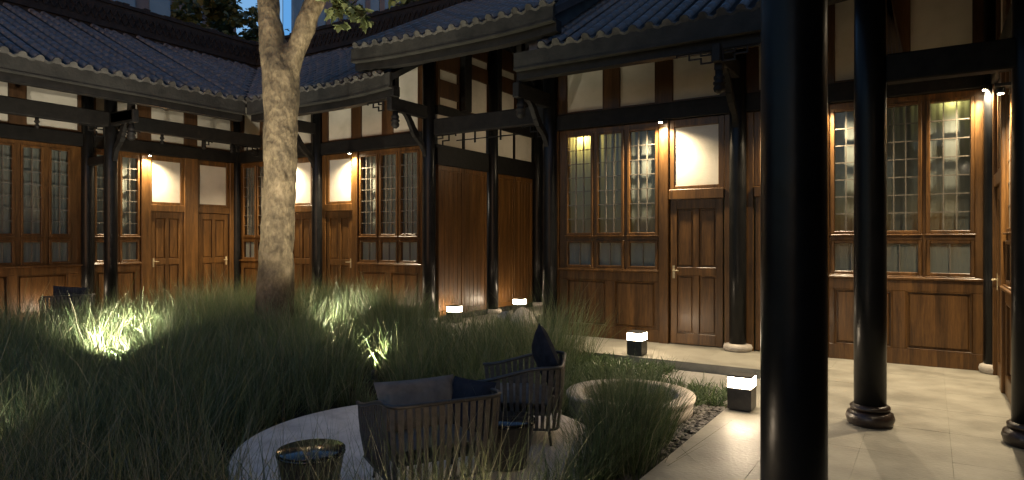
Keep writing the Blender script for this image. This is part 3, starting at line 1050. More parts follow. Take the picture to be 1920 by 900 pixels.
def cutR(x):
    if x <= -1.30: return 1.25
    return 1.25 - (x + 1.30)
roof(rr, FR, -5.27, 1.9, 1.25, 4.38, -2.0, 6.32, cut=cutR, rows_from=-4.90)
ridge(rr, FR, -4.9, 3.0, -2.0, 6.25, 7.0)

# ==================================================================================================== RIGHT WING (veranda where the camera stands)
rw = empty("right_wing", (.66, 6.2, 0), "right wing veranda with glossy black round columns in the foreground", "building")
column(rw, -.43, 2.62, .116, 4.4, .165, .13, 'stone_dark', True)
column(rw, -.43, 6.27, .123, 4.4, .172, .125, 'stone_dark', True)
column(rw, .64, 6.27, .123, 4.4, .172, .125, 'stone_dark', True)
mb = MB(); mb.box(-.31, .55, 6.20, 6.34, 2.85, 3.08, .012); mb.build("cross_beam", 'beam', rw)
mb = MB(); mb.box(-.51, -.35, -3.0, 8.9, 3.78, 4.02, .012); mb.build("veranda_beam", 'beam', rw)
mb = MB(); mb.box(-.31, .55, 6.20, 6.34, 3.72, 3.92, .012); mb.build("cross_beam", 'beam', rw)
# wall beside the veranda: door and window bay
post(rw, FW, 9.30, 9.42)
door_bay(rw, FW, 8.45, 9.28, 8.52, 9.2, 1)
post(rw, FW, 8.24, 8.425)
window_zone(rw, FW, 6.42, 8.238, [(7.75, 8.15), (7.2, 7.6), (6.65, 7.05)], [(7.45, 8.1), (6.6, 7.25)])
clerestory(rw, FW, 6.42, 9.42, [(8.5, 9.2), (7.5, 8.1), (6.6, 7.2)])
mb = MB(); mb.box(.66, .80, -3.0, 6.15, 0, 4.9); mb.build("side_wall", 'wood_dark', rw)
st = MB()
for i in range(5):
    st.bar((-.31 + .004 + .026 * i, 6.27, 3.085), (-.31 + .004 + .004 * i, 6.27, 3.66 - .02 * i), .022, .05, (0, 1, 0))
st.build("bracket", 'wood', rw)
def cutW(y):
    if y <= 8.29: return 1.96
    return 1.96 - (y - 8.29)
roof(rw, FW, -4.0, 11.5, 1.96, 4.38, -2.0, 6.32, cut=cutW, ends=True, rows_from=2.0)
mb = MB(); mb.box(4.4, 4.6, -4, 9.6, 0, 5.2); mb.build("back_wall", 'render', rw)

# ==================================================================================================== LAMPS
BOLL = {}

def bollard(x, y, z, label, rot=0.0, energy=None):
    if not BOLL:
        a = .105
        BOLL['body'] = MB().box(-a, a, -a, a, .012, .205, .004).mesh("bollard_body", M['metal'])
        BOLL['foot'] = MB().box(-a * .86, a * .86, -a * .86, a * .86, 0, .014).mesh("bollard_foot", M['metal'])
        BOLL['glass'] = MB().box(-a * .985, a * .985, -a * .985, a * .985, .206, .300, .004).mesh("bollard_glass", M['lamp'])
        BOLL['cap'] = MB().box(-a * 1.02, a * 1.02, -a * 1.02, a * 1.02, .301, .318, .003).mesh("bollard_cap", M['metal'])
    e = empty("bollard_lamp", (x, y, z), label, "lamp", "low bollard lamps with glowing bands")
    for nme, key in (("body", 'body'), ("base_plate", 'foot'), ("glass_band", 'glass'), ("cap", 'cap')):
        link_mesh(nme, BOLL[key], e, (x, y, z), (0, 0, rot))
    return e
bollard(-3.34, 8.36, TER, "lit bollard lamp on the rear terrace edge in front of the wooden wainscot")
bollard(-1.46, 6.20, TER + .002, "nearest lit bollard lamp at the corner of the right terrace")
bollard(-7.55, 9.80, TER, "lit bollard lamp at the front of the gate passage")
bollard(-7.30, 11.72, TER, "lit bollard lamp deeper inside the gate passage")
bollard(-8.96, 9.02, TER, "assumed lit bollard lamp by the rear wing wainscot, hidden behind the grass")  # unseen, assumed from its glow on the wainscot panels
bollard(-13.22, 5.54, TER, "assumed lit bollard lamp on the left veranda behind the dark armchair")  # unseen, assumed from the glow reflected low on the left wall

bollard(-5.60, 10.5, TER, "added unseen bollard lamp on the right side of the gate passage")  # behind the wall, added to light the planks and panels opposite
bollard(-5.60, 12.7, TER, "added unseen bollard lamp at the back of the gate passage, right side")  # added out of view to fill the passage with warm light
bollard(-1.46, 2.22, TER + .002, "assumed unseen bollard lamp on the right terrace edge, in front of the view")  # outside the frame, assumed from warm light on near grass and chair

DL = {}
def downlight(x, y, z, label, energy=60.0, size=150, tilt=(0, 0)):
    if not DL:
        DL['can'] = MB().lathe([(.034, -.055), (.036, -.05), (.036, 0)], 0, 0, 20).mesh("downlight_can", M['metal'])
        DL['lens'] = MB().lathe([(.0, -.0585), (.022, -.0585), (.024, -.056), (.024, -.0552)], 0, 0, 16).mesh("downlight_lens", M['led'])
    e = empty("downlight", (x, y, z), label, "spotlight", "small downlights under the beams")
    link_mesh("housing", DL['can'], e, (x, y, z))
    link_mesh("lens", DL['lens'], e, (x, y, z))
    l = bpy.data.lights.new("downlight_beam", 'SPOT')
    l.energy = energy; l.color = WARM; l.spot_size = R_(size); l.spot_blend = 1.0; l.shadow_soft_size = .025
    o = bpy.data.objects.new("downlight_beam", l); COL.objects.link(o)
    o.parent = e; o.location = (0, 0, -.075); o.rotation_euler = (tilt[0], tilt[1], 0)
    return e
ZB = 3.343
downlight(-3.37, 9.35, ZB, "bright downlight over the post beside the right rear door", 125)
downlight(-1.19, 9.35, ZB, "downlight over the post half hidden by the big foreground column", 95)
downlight(.53, 9.35, ZB, "downlight in the corner above the rightmost window", 75)
downlight(.55, 7.6, 2.97, "downlight on the right veranda wall near the corner", 95)
downlight(.55, 4.3, 2.97, "assumed unseen downlight on the right veranda wall beside the camera", 16)  # outside the frame, assumed from the lit foreground floor
downlight(-9.86, 9.35, ZB, "downlight over the post right of the door behind the tree", 150)
downlight(-11.97, 9.35, ZB, "downlight over the post hidden behind the tree trunk", 150)
downlight(-13.57, 7.36, ZB, "downlight over the post left of the double doors of the left wing", 125)
downlight(-5.46, 11.55, 3.72, "added unseen wall spotlight high on the right side of the gate passage", 20, 150, (0, R_(75)))  # hidden fill light, added to brighten the upper white panels opposite
mb = MB(); mb.box(.50, .66, 7.52, 7.68, 2.972, 3.0); mb.build("light_bracket", 'metal', rw)

def point(name, loc, e, col, r=.05):
    l = bpy.data.lights.new(name, 'POINT'); l.energy = e; l.color = col; l.shadow_soft_size = r
    o = bpy.data.objects.new(name, l); COL.objects.link(o); o.location = loc
    return o
# assumed lamps, unseen in the rooms, that light the curtains from behind
for (q, e_) in (((-9.0, 11.3, 2.4), 3.0), ((-12.6, 11.3, 2.4), 2.0), ((-3.9, 11.3, 2.0), .8), ((-.3, 11.2, 2.0), .8), ((-15.6, 5.4, 2.2), .5), ((-15.6, 8.0, 2.2), 1.0)):
    point("assumed_room_lamp", q, e_, (1.0, .90, .72), .2)
point("assumed_room_lamp", (-4.80, 9.75, 3.22), 9.0, (1.0, .80, .24), .03)
point("assumed_room_lamp", (.22, 9.75, 3.26), 1.5, (.95, .90, .36), .03)

SPK = {}
def spike(x, y, z, target, label, energy, size=50, col=WARM2, blend=.6):
    if not SPK:
        SPK['st'] = MB().tube([(0, 0, -.12), (0, 0, .03)], .008, 8).mesh("spike_stem", M['metal'])
        SPK['hd'] = MB().lathe([(.020, -.06), (.034, -.055), (.036, .035), (.036, .045), (.031, .045), (.031, .034)], 0, 0, 18).mesh("spike_head", M['metal'])
        SPK['ln'] = MB().lathe([(.0, .036), (.0305, .036)], 0, 0, 16).mesh("spike_lens", M['led'])
    e = empty("garden_spotlight", (x, y, z), label, "spotlight", "garden spotlights in the grass")
    d = (Vector(target) - Vector((x, y, z + .06))).normalized()
    q = d.to_track_quat('Z', 'Y').to_euler()
    link_mesh("stem", SPK['st'], e, (x, y, z))
    link_mesh("head", SPK['hd'], e, (x, y, z + .07), q)
    link_mesh("lens", SPK['ln'], e, (x, y, z + .07), q)
    l = bpy.data.lights.new("garden_beam", 'SPOT'); l.energy = energy; l.color = col
    l.spot_size = R_(size); l.spot_blend = blend; l.shadow_soft_size = .05
    o = bpy.data.objects.new("garden_beam", l); COL.objects.link(o); o.parent = e
    o.location = Vector((0, 0, .07)) + d * .06
    o.rotation_euler = d.to_track_quat('-Z', 'Y').to_euler()
    return e
spike(-8.02, 3.92, .02, (-8.50, 4.20, 1.0), "garden spotlight deep in the left grass, its lens glowing", 330, 126, WARM2, 1.0)
spike(-5.10, 5.20, .02, (-5.22, 5.42, 1.1), "garden spotlight in the grass behind the armchairs", 190, 90, (1.0, .93, .62), 1.0)
spike(-6.55, 5.95, .02, (-8.7, 6.85, 4.6), "assumed unseen garden spotlight in the grass at the foot of the tree", 230, 46, WARM2, 1.0)  # source not visible, assumed from the light on the trunk
spike(-7.45, 6.75, .02, (-7.5, 6.85, 1.0), "added unseen garden spotlight right against the tree trunk in the grass", 150, 120, WARM2, 1.0)  # second hidden source, added to brighten the grass by the trunk
spike(-9.35, 4.85, .02, (-9.55, 5.0, 1.1), "added unseen garden spotlight further back, spreading light over the left grass", 240, 126, WARM2, 1.0)  # added unseen, carries the front spotlight's glow wider over the grass tips
spike(-5.35, 1.45, .02, (-5.9, 2.2, .8), "assumed unseen garden spotlight at the left front corner of the grass", 16, 80)  # outside the frame, assumed from the lit corner of the grass
BEAMS = [(-8.02, 3.92, -.88, .48), (-5.10, 5.20, -.6, .8), (-6.55, 5.95, -.9, .42), (-5.35, 1.45, -.6, .8), (-7.45, 6.75, -.8, .6), (-9.35, 4.85, -.8, .6)]
SPOTS = [(-8.02, 3.92), (-5.10, 5.20)]

# ==================================================================================================== TREE
CF = Vector((-.5386, .8426, 0)); CR = Vector((.8426, .5386, 0))
def tp(px, py, d=10.5):
    """a point of the tree, from its place in its own vertical plane (1 unit = one photograph pixel at 10.5 m)"""
    return CF * d + CR * ((px - 960) / 1228 * d) + Vector((0, 0, CAM_Z + (449.5 - py) / 1228 * d))
tree = empty("tree", tuple(tp(516, 630.8)), "tall tree with forked bare trunk lit from below in the courtyard", "tree")
tm = MB()
pt = [(512, 650), (513, 600), (516, 540), (519, 470), (522, 400), (525, 320), (526, 250), (527, 190), (526, 140), (517, 100), (510, 70), (506, 40), (503, 0), (497, -80), (492, -170), (480, -280), (470, -420)]
rd = [.34, .305, .28, .262, .256, .254, .256, .272, .285, .232, .200, .188, .172, .16, .145, .12, .08]
tm.tube([tp(*p) for p in pt], rd, 24)
pt2 = [(528, 215), (533, 170), (544, 125), (557, 92), (569, 62), (582, 32), (596, 0), (617, -45), (650, -110), (690, -190), (720, -300), (740, -420)]
rd2 = [.14, .175, .165, .150, .145, .145, .145, .14, .13, .115, .09, .05]
tm.tube([tp(*p) + CF * (-.05 * i / 6) for i, p in enumerate(pt2)], rd2, 20)
tmp = tm.build("tmp_trunk", 'bark')
rm = tmp.modifiers.new("r", 'REMESH'); rm.mode = 'VOXEL'; rm.voxel_size = .035
sm = tmp.modifiers.new("s", 'SMOOTH'); sm.iterations = 6; sm.factor = .6
dg = bpy.context.evaluated_depsgraph_get()
tme = bpy.data.meshes.new_from_object(tmp.evaluated_get(dg))
bpy.data.objects.remove(tmp)
nv = len(tme.vertices)
co = np.empty(nv * 3); tme.vertices.foreach_get("co", co); co = co.reshape(-1, 3)
no_ = np.empty(nv * 3); tme.vertices.foreach_get("normal", no_); no_ = no_.reshape(-1, 3)
disp = np.array([.03 * mnoise.noise(Vector((c[0] * 2.2, c[1] * 2.2, c[2] * 1.2))) + .022 * mnoise.noise(Vector((c[0] * 6, c[1] * 7, c[2] * 4)))
                 + .008 * mnoise.noise(Vector((c[0] * 18, c[1] * 18, c[2] * 11))) for c in co])
co = co + no_ * disp[:, None]
co -= np.array(world_off(tree))
tme.vertices.foreach_set("co", co.ravel())
tme.polygons.foreach_set("use_smooth", [True] * len(tme.polygons))
tme.materials.clear(); tme.materials.append(M['bark']); tme.update()
tr = bpy.data.objects.new("trunk", tme); COL.objects.link(tr); tr.parent = tree

def leaf_cloud(name, parent, spots, mat, off, size=.15, cols=((.05, .075, .02), (.09, .11, .03)), droop=.5):
    """lobed leaves, one face fan each, spread over spots (x,y,z,radius,count)"""
    prof = [(0, 0), (.30, .12), (.52, .05), (.42, .33), (.62, .52), (.33, .60), (.22, .86), (0, 1.05)]
    shape = [(x, y) for x, y in prof] + [(-x, y) for x, y in reversed(prof[1:-1])]
    m = len(shape)
    V = []; Fs = []; C = []
    for (x, y, z, r, cnt) in spots:
        for _ in range(cnt):
            u = rng.normal(size=3); u /= np.linalg.norm(u); u *= r * rng.uniform(.25, 1.0)
            c = np.array([x, y, z]) + u * np.array([1, 1, .65])
            s = size * rng.uniform(.55, 1.25)
            q = Matrix.Rotation(rng.uniform(0, 6.28), 3, 'Z') @ Matrix.Rotation(rng.normal(-droop, .5), 3, 'X') @ Matrix.Rotation(rng.normal(0, .4), 3, 'Y')
            b = len(V)
            for (px, py) in shape:
                p = q @ Vector((px * s, py * s, -.25 * s * (px * px) - .12 * s * py * py))
                V.append((c[0] + p.x - off[0], c[1] + p.y - off[1], c[2] + p.z - off[2]))
            Fs.append(tuple(range(b, b + m)))
            k = rng.uniform()
            C.append(tuple(a + (b_ - a) * k for a, b_ in zip(*cols)))
    me = bpy.data.meshes.new(name)
    me.from_pydata(V, [], Fs)
    at = me.color_attributes.new("tint", 'FLOAT_COLOR', 'POINT')
    arr = np.ones((len(V), 4), dtype=np.float32)
    arr[:, :3] = np.repeat(np.array(C, dtype=np.float32), m, axis=0)
    at.data.foreach_set("color", arr.ravel())
    me.materials.append(M[mat]); me.update()
    o = bpy.data.objects.new(name, me); COL.objects.link(o)
    if parent is not None: o.parent = parent
    return o

spots = []
def sp_(px, py, d, r, n):
    p = tp(px, py, d); spots.append((p.x, p.y, p.z, r, n))
sp_(640, 2, 10.2, .24, 60); sp_(665, 22, 10.2, .20, 46); sp_(684, 40, 10.15, .13, 24); sp_(625, 24, 10.2, .14, 22); sp_(642, 46, 10.2, .09, 10)
sp_(610, -20, 10.2, .3, 30); sp_(660, -40, 10.2, .35, 40); sp_(755, -18, 10.6, .25, 26); sp_(735, -2, 10.7, .12, 8)
for i in range(46):
    a = rng.uniform(0, 6.28); rr_ = rng.uniform(.3, 3.2)
    b = tp(560, -260)
    spots.append((b.x + rr_ * math.cos(a), b.y + rr_ * math.sin(a), b.z + rng.uniform(-.4, 2.8), .55, 26))
leaf_cloud("crown", tree, spots, 'leaf', world_off(tree), .135, ((.075, .095, .034), (.15, .17, .07)))
tw = MB()
tw.tube([tp(600, -8, 10.3), tp(625, -14, 10.25), tp(650, 0, 10.2), tp(672, 22, 10.2), tp(688, 42, 10.15)], [.035, .025, .018, .012, .006], 8)
tw.tube([tp(625, -14, 10.25), tp(632, 14, 10.2), tp(640, 40, 10.2)], [.015, .01, .006], 6)
for i in range(14):
    a = rng.uniform(0, 6.28); b = tp(rng.choice([490, 650]), -180 - rng.uniform(0, 120)); r2 = rng.uniform(1.2, 2.6)
    tw.tube([b, b + Vector((math.cos(a) * r2 * .5, math.sin(a) * r2 * .5, .8)), b + Vector((math.cos(a) * r2, math.sin(a) * r2, 1.5))], [.06, .04, .015], 8)
tw.build("branches", 'bark', tree)

# ==================================================================================================== GARDEN FURNITURE
def u_path(w, d, r, n=8):
    """U-shaped plan: opens towards +Y; back at y=0, arms along +Y to d"""
    pts = [(-w / 2, d * (1 - i / 6)) for i in range(0, 5)]
    pts = [(-w / 2, d - (d - r) * i / 6) for i in range(7)]
    for i in range(1, n + 1):
        a = math.pi + (math.pi / 2) * i / n
        pts.append((-w / 2 + r + r * math.cos(a), r + r * math.sin(a)))
    for i in range(1, 7):
        pts.append((-w / 2 + r + (w - 2 * r) * i / 6, 0))
    for i in range(1, n + 1):
        a = 1.5 * math.pi + (math.pi / 2) * i / n
        pts.append((w / 2 - r + r * math.cos(a), r + r * math.sin(a)))
    for i in range(1, 7):
        pts.append((w / 2, r + (d - r) * i / 6))
    return pts
CH = {}
def chair_meshes():
    w, d, r = .74, .72, .10
    path = u_path(w, d, r)
    acc = [0]
    for a, b in zip(path, path[1:]):
        acc.append(acc[-1] + math.hypot(b[0] - a[0], b[1] - a[1]))
    T = acc[-1]
    def at(u):
        s = u * T
        for i in range(len(acc) - 1):
            if acc[i + 1] >= s - 1e-9:
                k = (s - acc[i]) / max(1e-9, acc[i + 1] - acc[i])
                return Vector((path[i][0] + (path[i + 1][0] - path[i][0]) * k, path[i][1] + (path[i + 1][1] - path[i][1]) * k, 0))
        return Vector((*path[-1], 0))
    def top(u):
        y = at(u).y
        k = min(1, max(0, (y - .1) / (d - .1)))
        return .615 - .12 * k * k * (3 - 2 * k)
    cen = Vector((0, d * .5, 0))
    def low(u):
        p = at(u); q = p + (cen - p) * .10
        return Vector((q.x, q.y, .14))
    tr_ = MB(); N = 60
    tr_.tube([Vector((*at(i / N).xy, top(i / N))) for i in range(N + 1)], .014, 8)
    CH['top_rail'] = tr_.mesh("chair_top_rail", M['metal'])
    br = MB(); br.tube([low(i / N) for i in range(N + 1)], .011, 8)
    CH['bottom_rail'] = br.mesh("chair_bottom_rail", M['metal'])
    CH['strap'] = []
    ns = 41
    for i in range(ns):
        u = (i + .5) / ns
        u2 = u + random.uniform(-.003, .003)
        p = Vector((*at(u).xy, top(u) - .004)); q = low(u2)
        tang = (at(min(1, u + .01)) - at(max(0, u - .01))).normalized()
        nrm = Vector((-tang.y, tang.x, 0))
        mb = MB()
        hw = .0178
        # a flat woven strap that bows a little, with thickness
        vs = []
        for k in range(5):
            a = k / 4
            c = p.lerp(q, a) - nrm * (.010 * math.sin(a * math.pi)) * (1 if True else 0)
            ww = hw * (1.0 - .25 * a)
            for (si, sj) in ((-1, -1), (1, -1), (1, 1), (-1, 1)):
                vs.append(tuple(c + tang * (si * ww) + nrm * (sj * .0035)))
        fs = [(0, 1, 2, 3), (19, 18, 17, 16)]
        for k in range(4):
            b = 4 * k
            for j in range(4):
                fs.append((b + j, b + 4 + j, b + 4 + (j + 1) % 4, b + (j + 1) % 4))
        mb.add(vs, fs)
        CH['strap'].append(mb.mesh("chair_strap", M['strap']))
    sf = MB(); sf.box(-w / 2 + .07, w / 2 - .07, .09, d - .02, .235, .262, .008)
    CH['seat_frame'] = sf.mesh("chair_seat", M['metal'])
    sc_ = MB(); puff(sc_, 0, d * .5 + .03, .325, w - .15, d - .12, .12)
    CH['seat_cushion'] = sc_.mesh("chair_seat_cushion", M['cushion'])
    CH['leg'] = []
    for (x, y) in ((-.24, .12), (.24, .12), (-.25, d - .1), (.25, d - .1)):
        lg = MB(); lg.tube([(x, y, .25), (x * 1.12, y + (.03 if y > .3 else -.03), 0)], [.014, .010], 8)
        CH['leg'].append(lg.mesh("chair_leg", M['metal']))

def puff(mb, cx, cy, cz, w, d, h, n=14):
    """a soft cushion: a pillow-shaped closed surface"""
    vs = []; fs = []
    for s_ in (1, -1):
        b = len(vs)
        for i in range(n + 1):
            for j in range(n + 1):
                u = 2 * i / n - 1; v = 2 * j / n - 1
                e = max(0, (1 - abs(u) ** 3.2)) ** .5 * max(0, (1 - abs(v) ** 3.2)) ** .5
                wob = .012 * mnoise.noise(Vector((u * 2 + cx * 3, v * 2 + cy * 3, s_ * 2)))
                k = 1 - .05 * (1 - e)
                vs.append((cx + u * w / 2 * (1 - .045 * (1 - v * v)), cy + v * d / 2 * (1 - .045 * (1 - u * u)), cz + s_ * (h / 2 * e) + wob * e))
        for i in range(n):
            for j in range(n):
                q = (b + i * (n + 1) + j, b + (i + 1) * (n + 1) + j, b + (i + 1) * (n + 1) + j + 1, b + i * (n + 1) + j + 1)
                fs.append(q if s_ > 0 else tuple(reversed(q)))
    mb.add(vs, fs, True)

def armchair(x, y, yaw, z, label):
    if not CH: chair_meshes()
    e = empty("armchair", (x, y, z), label, "armchair", "woven strap armchairs")
    rot = (0, 0, yaw)
    for k in ("top_rail", "bottom_rail", "seat_frame", "seat_cushion"):
        link_mesh(k, CH[k], e, (x, y, z), rot)
    for m_ in CH['strap']: link_mesh("strap", m_, e, (x, y, z), rot)
    for m_ in CH['leg']: link_mesh("leg", m_, e, (x, y, z), rot)
    return e
PZ = -.035
def yaw_of(fx, fy): return math.atan2(fy, fx) - math.pi / 2
armchair(-2.43, 3.11, yaw_of(-.867, .494), PZ, "nearest strap armchair seen from behind, grey pillow on its seat")
armchair(-2.50, 4.69, yaw_of(-.90, -.44), PZ, "strap armchair beside the stone planter with a navy pillow")
armchair(-12.15, 5.25, yaw_of(-.95, .31), 0.0, "dark armchair on the left veranda edge behind the lit grass")

def pillow(x, y, z, w, d, h, rot, mat, label):
    mb = MB(); puff(mb, 0, 0, 0, w, d, h)
    o = link_mesh("pillow", mb.mesh("pillow_mesh", M[mat]), None, (x, y, z), rot)
    return tag(o, label, "pillow", "loose pillows on the armchairs")
fa_ = Vector((-.867, .494, 0)); sd_ = Vector((.494, .867, 0))
c1 = Vector((-2.45, 3.10, 0)) + fa_ * .42 - sd_ * .02
pillow(c1.x, c1.y, .485, .56, .34, .14, (R_(56), 0, yaw_of(-.867, .494)), 'cushion', "grey pillow standing on the nearest armchair")
c2 = Vector((-2.50, 4.69, 0)) + Vector((-.90, -.44, 0)) * .16 + Vector((-.44, .90, 0)) * .10
pillow(c2.x, c2.y, .60, .40, .40, .13, (R_(74), R_(38), yaw_of(-.90, -.44) + .25), 'cushion_dark', "navy pillow standing on its corner in the armchair by the planter")
c3 = Vector((-2.45, 3.10, 0)) + fa_ * .30 + sd_ * .27
pillow(c3.x, c3.y, .47, .36, .34, .11, (R_(60), 0, yaw_of(-.867, .494) - 1.1), 'cushion_dark', "dark pillow leaning in the right arm of the nearest armchair")
pillow(-12.35, 5.35, .56, .52, .40, .16, (R_(78), R_(6), yaw_of(-.95, .31)), 'cushion_dark', "dark pillow in the armchair on the left veranda edge")

def drum_table(x, y, z, r, h, label):
    e = empty("side_table", (x, y, z), label, "side table", "dark drum side tables")
    t = MB(); t.lathe([(0, h - .012), (r * .985, h - .012), (r, h - .008), (r, h - .003), (r * .985, h), (0, h)], 0, 0, 40)
    link_mesh("table_top", t.mesh("table_top", M['table']), e, (x, y, z))
    n = 30
    rail = MB(); rail.tube([(r * .96 * math.cos(2 * math.pi * i / 40), r * .96 * math.sin(2 * math.pi * i / 40), h - .024) for i in range(41)], .010, 8)
    link_mesh("rim", rail.mesh("table_rim", M['table']), e, (x, y, z))
    rail = MB(); rail.tube([(r * .70 * math.cos(2 * math.pi * i / 40), r * .70 * math.sin(2 * math.pi * i / 40), .012) for i in range(41)], .010, 8)
    link_mesh("base_ring", rail.mesh("table_base", M['metal']), e, (x, y, z))
    s = MB(); s.box(-.010, .010, -.003, .003, -.5, .5)
    sm_ = s.mesh("table_strap", M['metal'])
    for i in range(n):
        a = 2 * math.pi * i / n
        p = Vector((r * .96 * math.cos(a), r * .96 * math.sin(a), h - .02)); q = Vector((r * .70 * math.cos(a), r * .70 * math.sin(a), .012))
        d = p - q
        o = link_mesh("strap", sm_, e, Vector((x, y, z)) + (p + q) / 2, (0, 0, 0), (1.75, 1, d.length))
        zq = Matrix((Vector((-math.sin(a), math.cos(a), 0)), d.normalized().cross(Vector((-math.sin(a), math.cos(a), 0))), d.normalized())).transposed()
        o.rotation_euler = zq.to_euler()
    return e
drum_table(-3.13, 2.66, PZ, .20, .335, "round drum side table left of the nearest armchair")
drum_table(-2.50, 3.86, PZ, .19, .335, "round drum side table between the two armchairs")

# planter ring
pl = MB()
pl.lathe([(.585, -.13), (.59, -.02), (.595, .035), (.612, .04), (.614, .07), (.606, .08), (.46, .08), (.452, .072), (.452, -.06)], -2.45, 5.95, 64)
pe = pl.build("stone_planter", 'stone'); tag(pe, "low round stone planter ring with grass beside the gravel", "planter")
ps = MB(); ps.lathe([(.451, -.02), (0.0, -.02)], -2.45, 5.95, 40); ps.build("planter_soil", 'soil', pe)

# ==================================================================================================== GRASS
def blades(name, tufts, per, hmin, hmax, lean, width, label, cols, droop=.35, root=.09, seed=1, parent=None, nseg=4):
    r = np.random.default_rng(seed)
    T = np.repeat(np.asarray(tufts, float), per, axis=0)      # x,y,z,scale
    n = len(T)
    ang = r.uniform(0, 2 * np.pi, n); rr = root * np.sqrt(r.uniform(0, 1, n)) * T[:, 3]
    bx = T[:, 0] + rr * np.cos(ang); by = T[:, 1] + rr * np.sin(ang); bz = T[:, 2]
    a2 = ang + r.normal(0, .7, n)
    L = r.uniform(hmin, hmax, n) * T[:, 3]
    ln = np.abs(r.normal(0, lean, n)) + .05
    dr = np.abs(r.normal(0, droop, n))
    w = width * r.uniform(.6, 1.4, n)
    ca, sa = np.cos(a2), np.sin(a2)
    side = r.uniform(0, 2 * np.pi, n)
    sx, sy = np.cos(side), np.sin(side)
    V = np.empty((n, 2 * nseg + 1, 3), np.float32)
    px, py, pz = bx.copy(), by.copy(), bz.copy()
    th = ln.copy()
    for k in range(nseg + 1):
        ww = w * (1 - k / nseg) ** .6
        if k < nseg:
            V[:, 2 * k, 0] = px - sx * ww; V[:, 2 * k, 1] = py - sy * ww; V[:, 2 * k, 2] = pz
            V[:, 2 * k + 1, 0] = px + sx * ww; V[:, 2 * k + 1, 1] = py + sy * ww; V[:, 2 * k + 1, 2] = pz
        else:
            V[:, 2 * k, 0] = px; V[:, 2 * k, 1] = py; V[:, 2 * k, 2] = pz
        st = L / nseg
        px = px + st * np.sin(th) * ca; py = py + st * np.sin(th) * sa; pz = pz + st * np.cos(th)
        th = np.minimum(th + dr * (k + .6) / nseg * 1.3, 2.3)
    m = 2 * nseg + 1
    base = (np.arange(n) * m)[:, None]
    quads = np.concatenate([base + np.array([[2 * k, 2 * k + 1, 2 * k + 3, 2 * k + 2]]) for k in range(nseg - 1)], axis=1).reshape(-1, 4)
    tris = (base + np.array([[2 * nseg - 2, 2 * nseg - 1, 2 * nseg]])).reshape(-1, 3)
    loops = np.concatenate([quads.ravel(), tris.ravel()]).astype(np.int32)
    starts = np.concatenate([np.arange(len(quads)) * 4, len(quads) * 4 + np.arange(len(tris)) * 3]).astype(np.int32)
    me = bpy.data.meshes.new(name)
    me.vertices.add(n * m); me.vertices.foreach_set("co", V.ravel())
    me.loops.add(len(loops)); me.loops.foreach_set("vertex_index", loops)
    me.polygons.add(len(starts)); me.polygons.foreach_set("loop_start", starts)
    me.update(calc_edges=True)
    at = me.color_attributes.new("tint", 'FLOAT_COLOR', 'POINT')
    k = r.uniform(0, 1, n); c = np.asarray(cols)
    idx = np.clip((k * len(c)).astype(int), 0, len(c) - 1)
    cc = c[idx] * r.uniform(.75, 1.25, n)[:, None]
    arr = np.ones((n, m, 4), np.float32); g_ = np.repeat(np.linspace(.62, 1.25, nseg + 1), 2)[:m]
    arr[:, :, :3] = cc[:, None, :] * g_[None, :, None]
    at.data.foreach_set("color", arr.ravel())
    me.materials.append(M['grass'])
    o = bpy.data.objects.new(name, me); COL.objects.link(o)
    if parent is not None: o.parent = parent
    if label: tag(o, label, "grass", kind="stuff")
    return o

GREEN = [(.050, .084, .036), (.067, .105, .044), (.086, .126, .053), (.105, .144, .062), (.13, .162, .072), (.16, .185, .09), (.22, .215, .13)]
DRY = [(.08, .11, .045), (.13, .155, .07), (.18, .19, .10), (.25, .24, .16)]
def scatter(x0, x1, y0, y1, dens, ok, seed, smin=.8, smax=1.15):
    r = np.random.default_rng(seed)
    st = 1 / math.sqrt(dens)
    out = []
    for x in np.arange(x0, x1, st):
        for y in np.arange(y0, y1, st):
            a = x + r.uniform(-.5, .5) * st; b = y + r.uniform(-.5, .5) * st
            s = ok(a, b)
            if s > 0:
                nz = .5 + .5 * mnoise.noise(Vector((a * .9, b * .9, 0)))
                out.append((a, b, GND, s * r.uniform(smin, smax) * (.70 + .55 * nz)))
    return out
def in_meadow(x, y):
    dp = math.hypot(x + 3.36, y - 3.96)
    if dp < 1.44: return 0
    if math.hypot(x + 2.45, y - 5.95) < .72: return 0
    if x > -2.55 and y > 3.2 and y < 5.2: return 0
    if x > -2.9 and y >= 5.2: return 0
    if x > -3.9 and y > 6.2: return 0           # low ground cover there
    if y > 8.1 or x < -12.2: return 0
    if math.hypot(x + 8.82, y - 6.82) < .45: return 0
    # towards the camera the near strip is lower so that the patio shows
    s = 1.0
    if y < 3.0 and x > -4.0: s = .0
    elif y < 3.1 and x > -4.6: s = .6
    d = -.5386 * x + .8426 * y
    for (sx, sy) in SPOTS:
        # a clear sight line to the buried spotlights
        vx, vy = sx, sy; l = math.hypot(vx, vy)
        al = (x * vx + y * vy) / l; pe_ = abs(x * vy - y * vx) / l
        if 0 < l - al < 1.5 and pe_ < .13: s *= .42
    for (bx, by, ux, uy) in BEAMS:
        qx, qy = x - bx, y - by
        if math.hypot(qx, qy) < .34: return 0
        al = qx * ux + qy * uy; pe_ = abs(qx * uy - qy * ux)
        if 0 < al < .5 and pe_ < .12 + .6 * al: s *= .5 + .8 * al
    if dp < 1.75: s *= .72
    if y > 6.3: s *= 1.0 + .22 * min(1, (y - 6.3) / .9)
    if x < -8.5: s *= 1.12
    return s
tf = scatter(-12.2, -1.7, .6, 8.1, 13, in_meadow, 5)
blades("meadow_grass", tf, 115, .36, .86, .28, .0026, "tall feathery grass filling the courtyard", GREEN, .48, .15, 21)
tfs = [t for t in tf if rng.uniform() < .75]
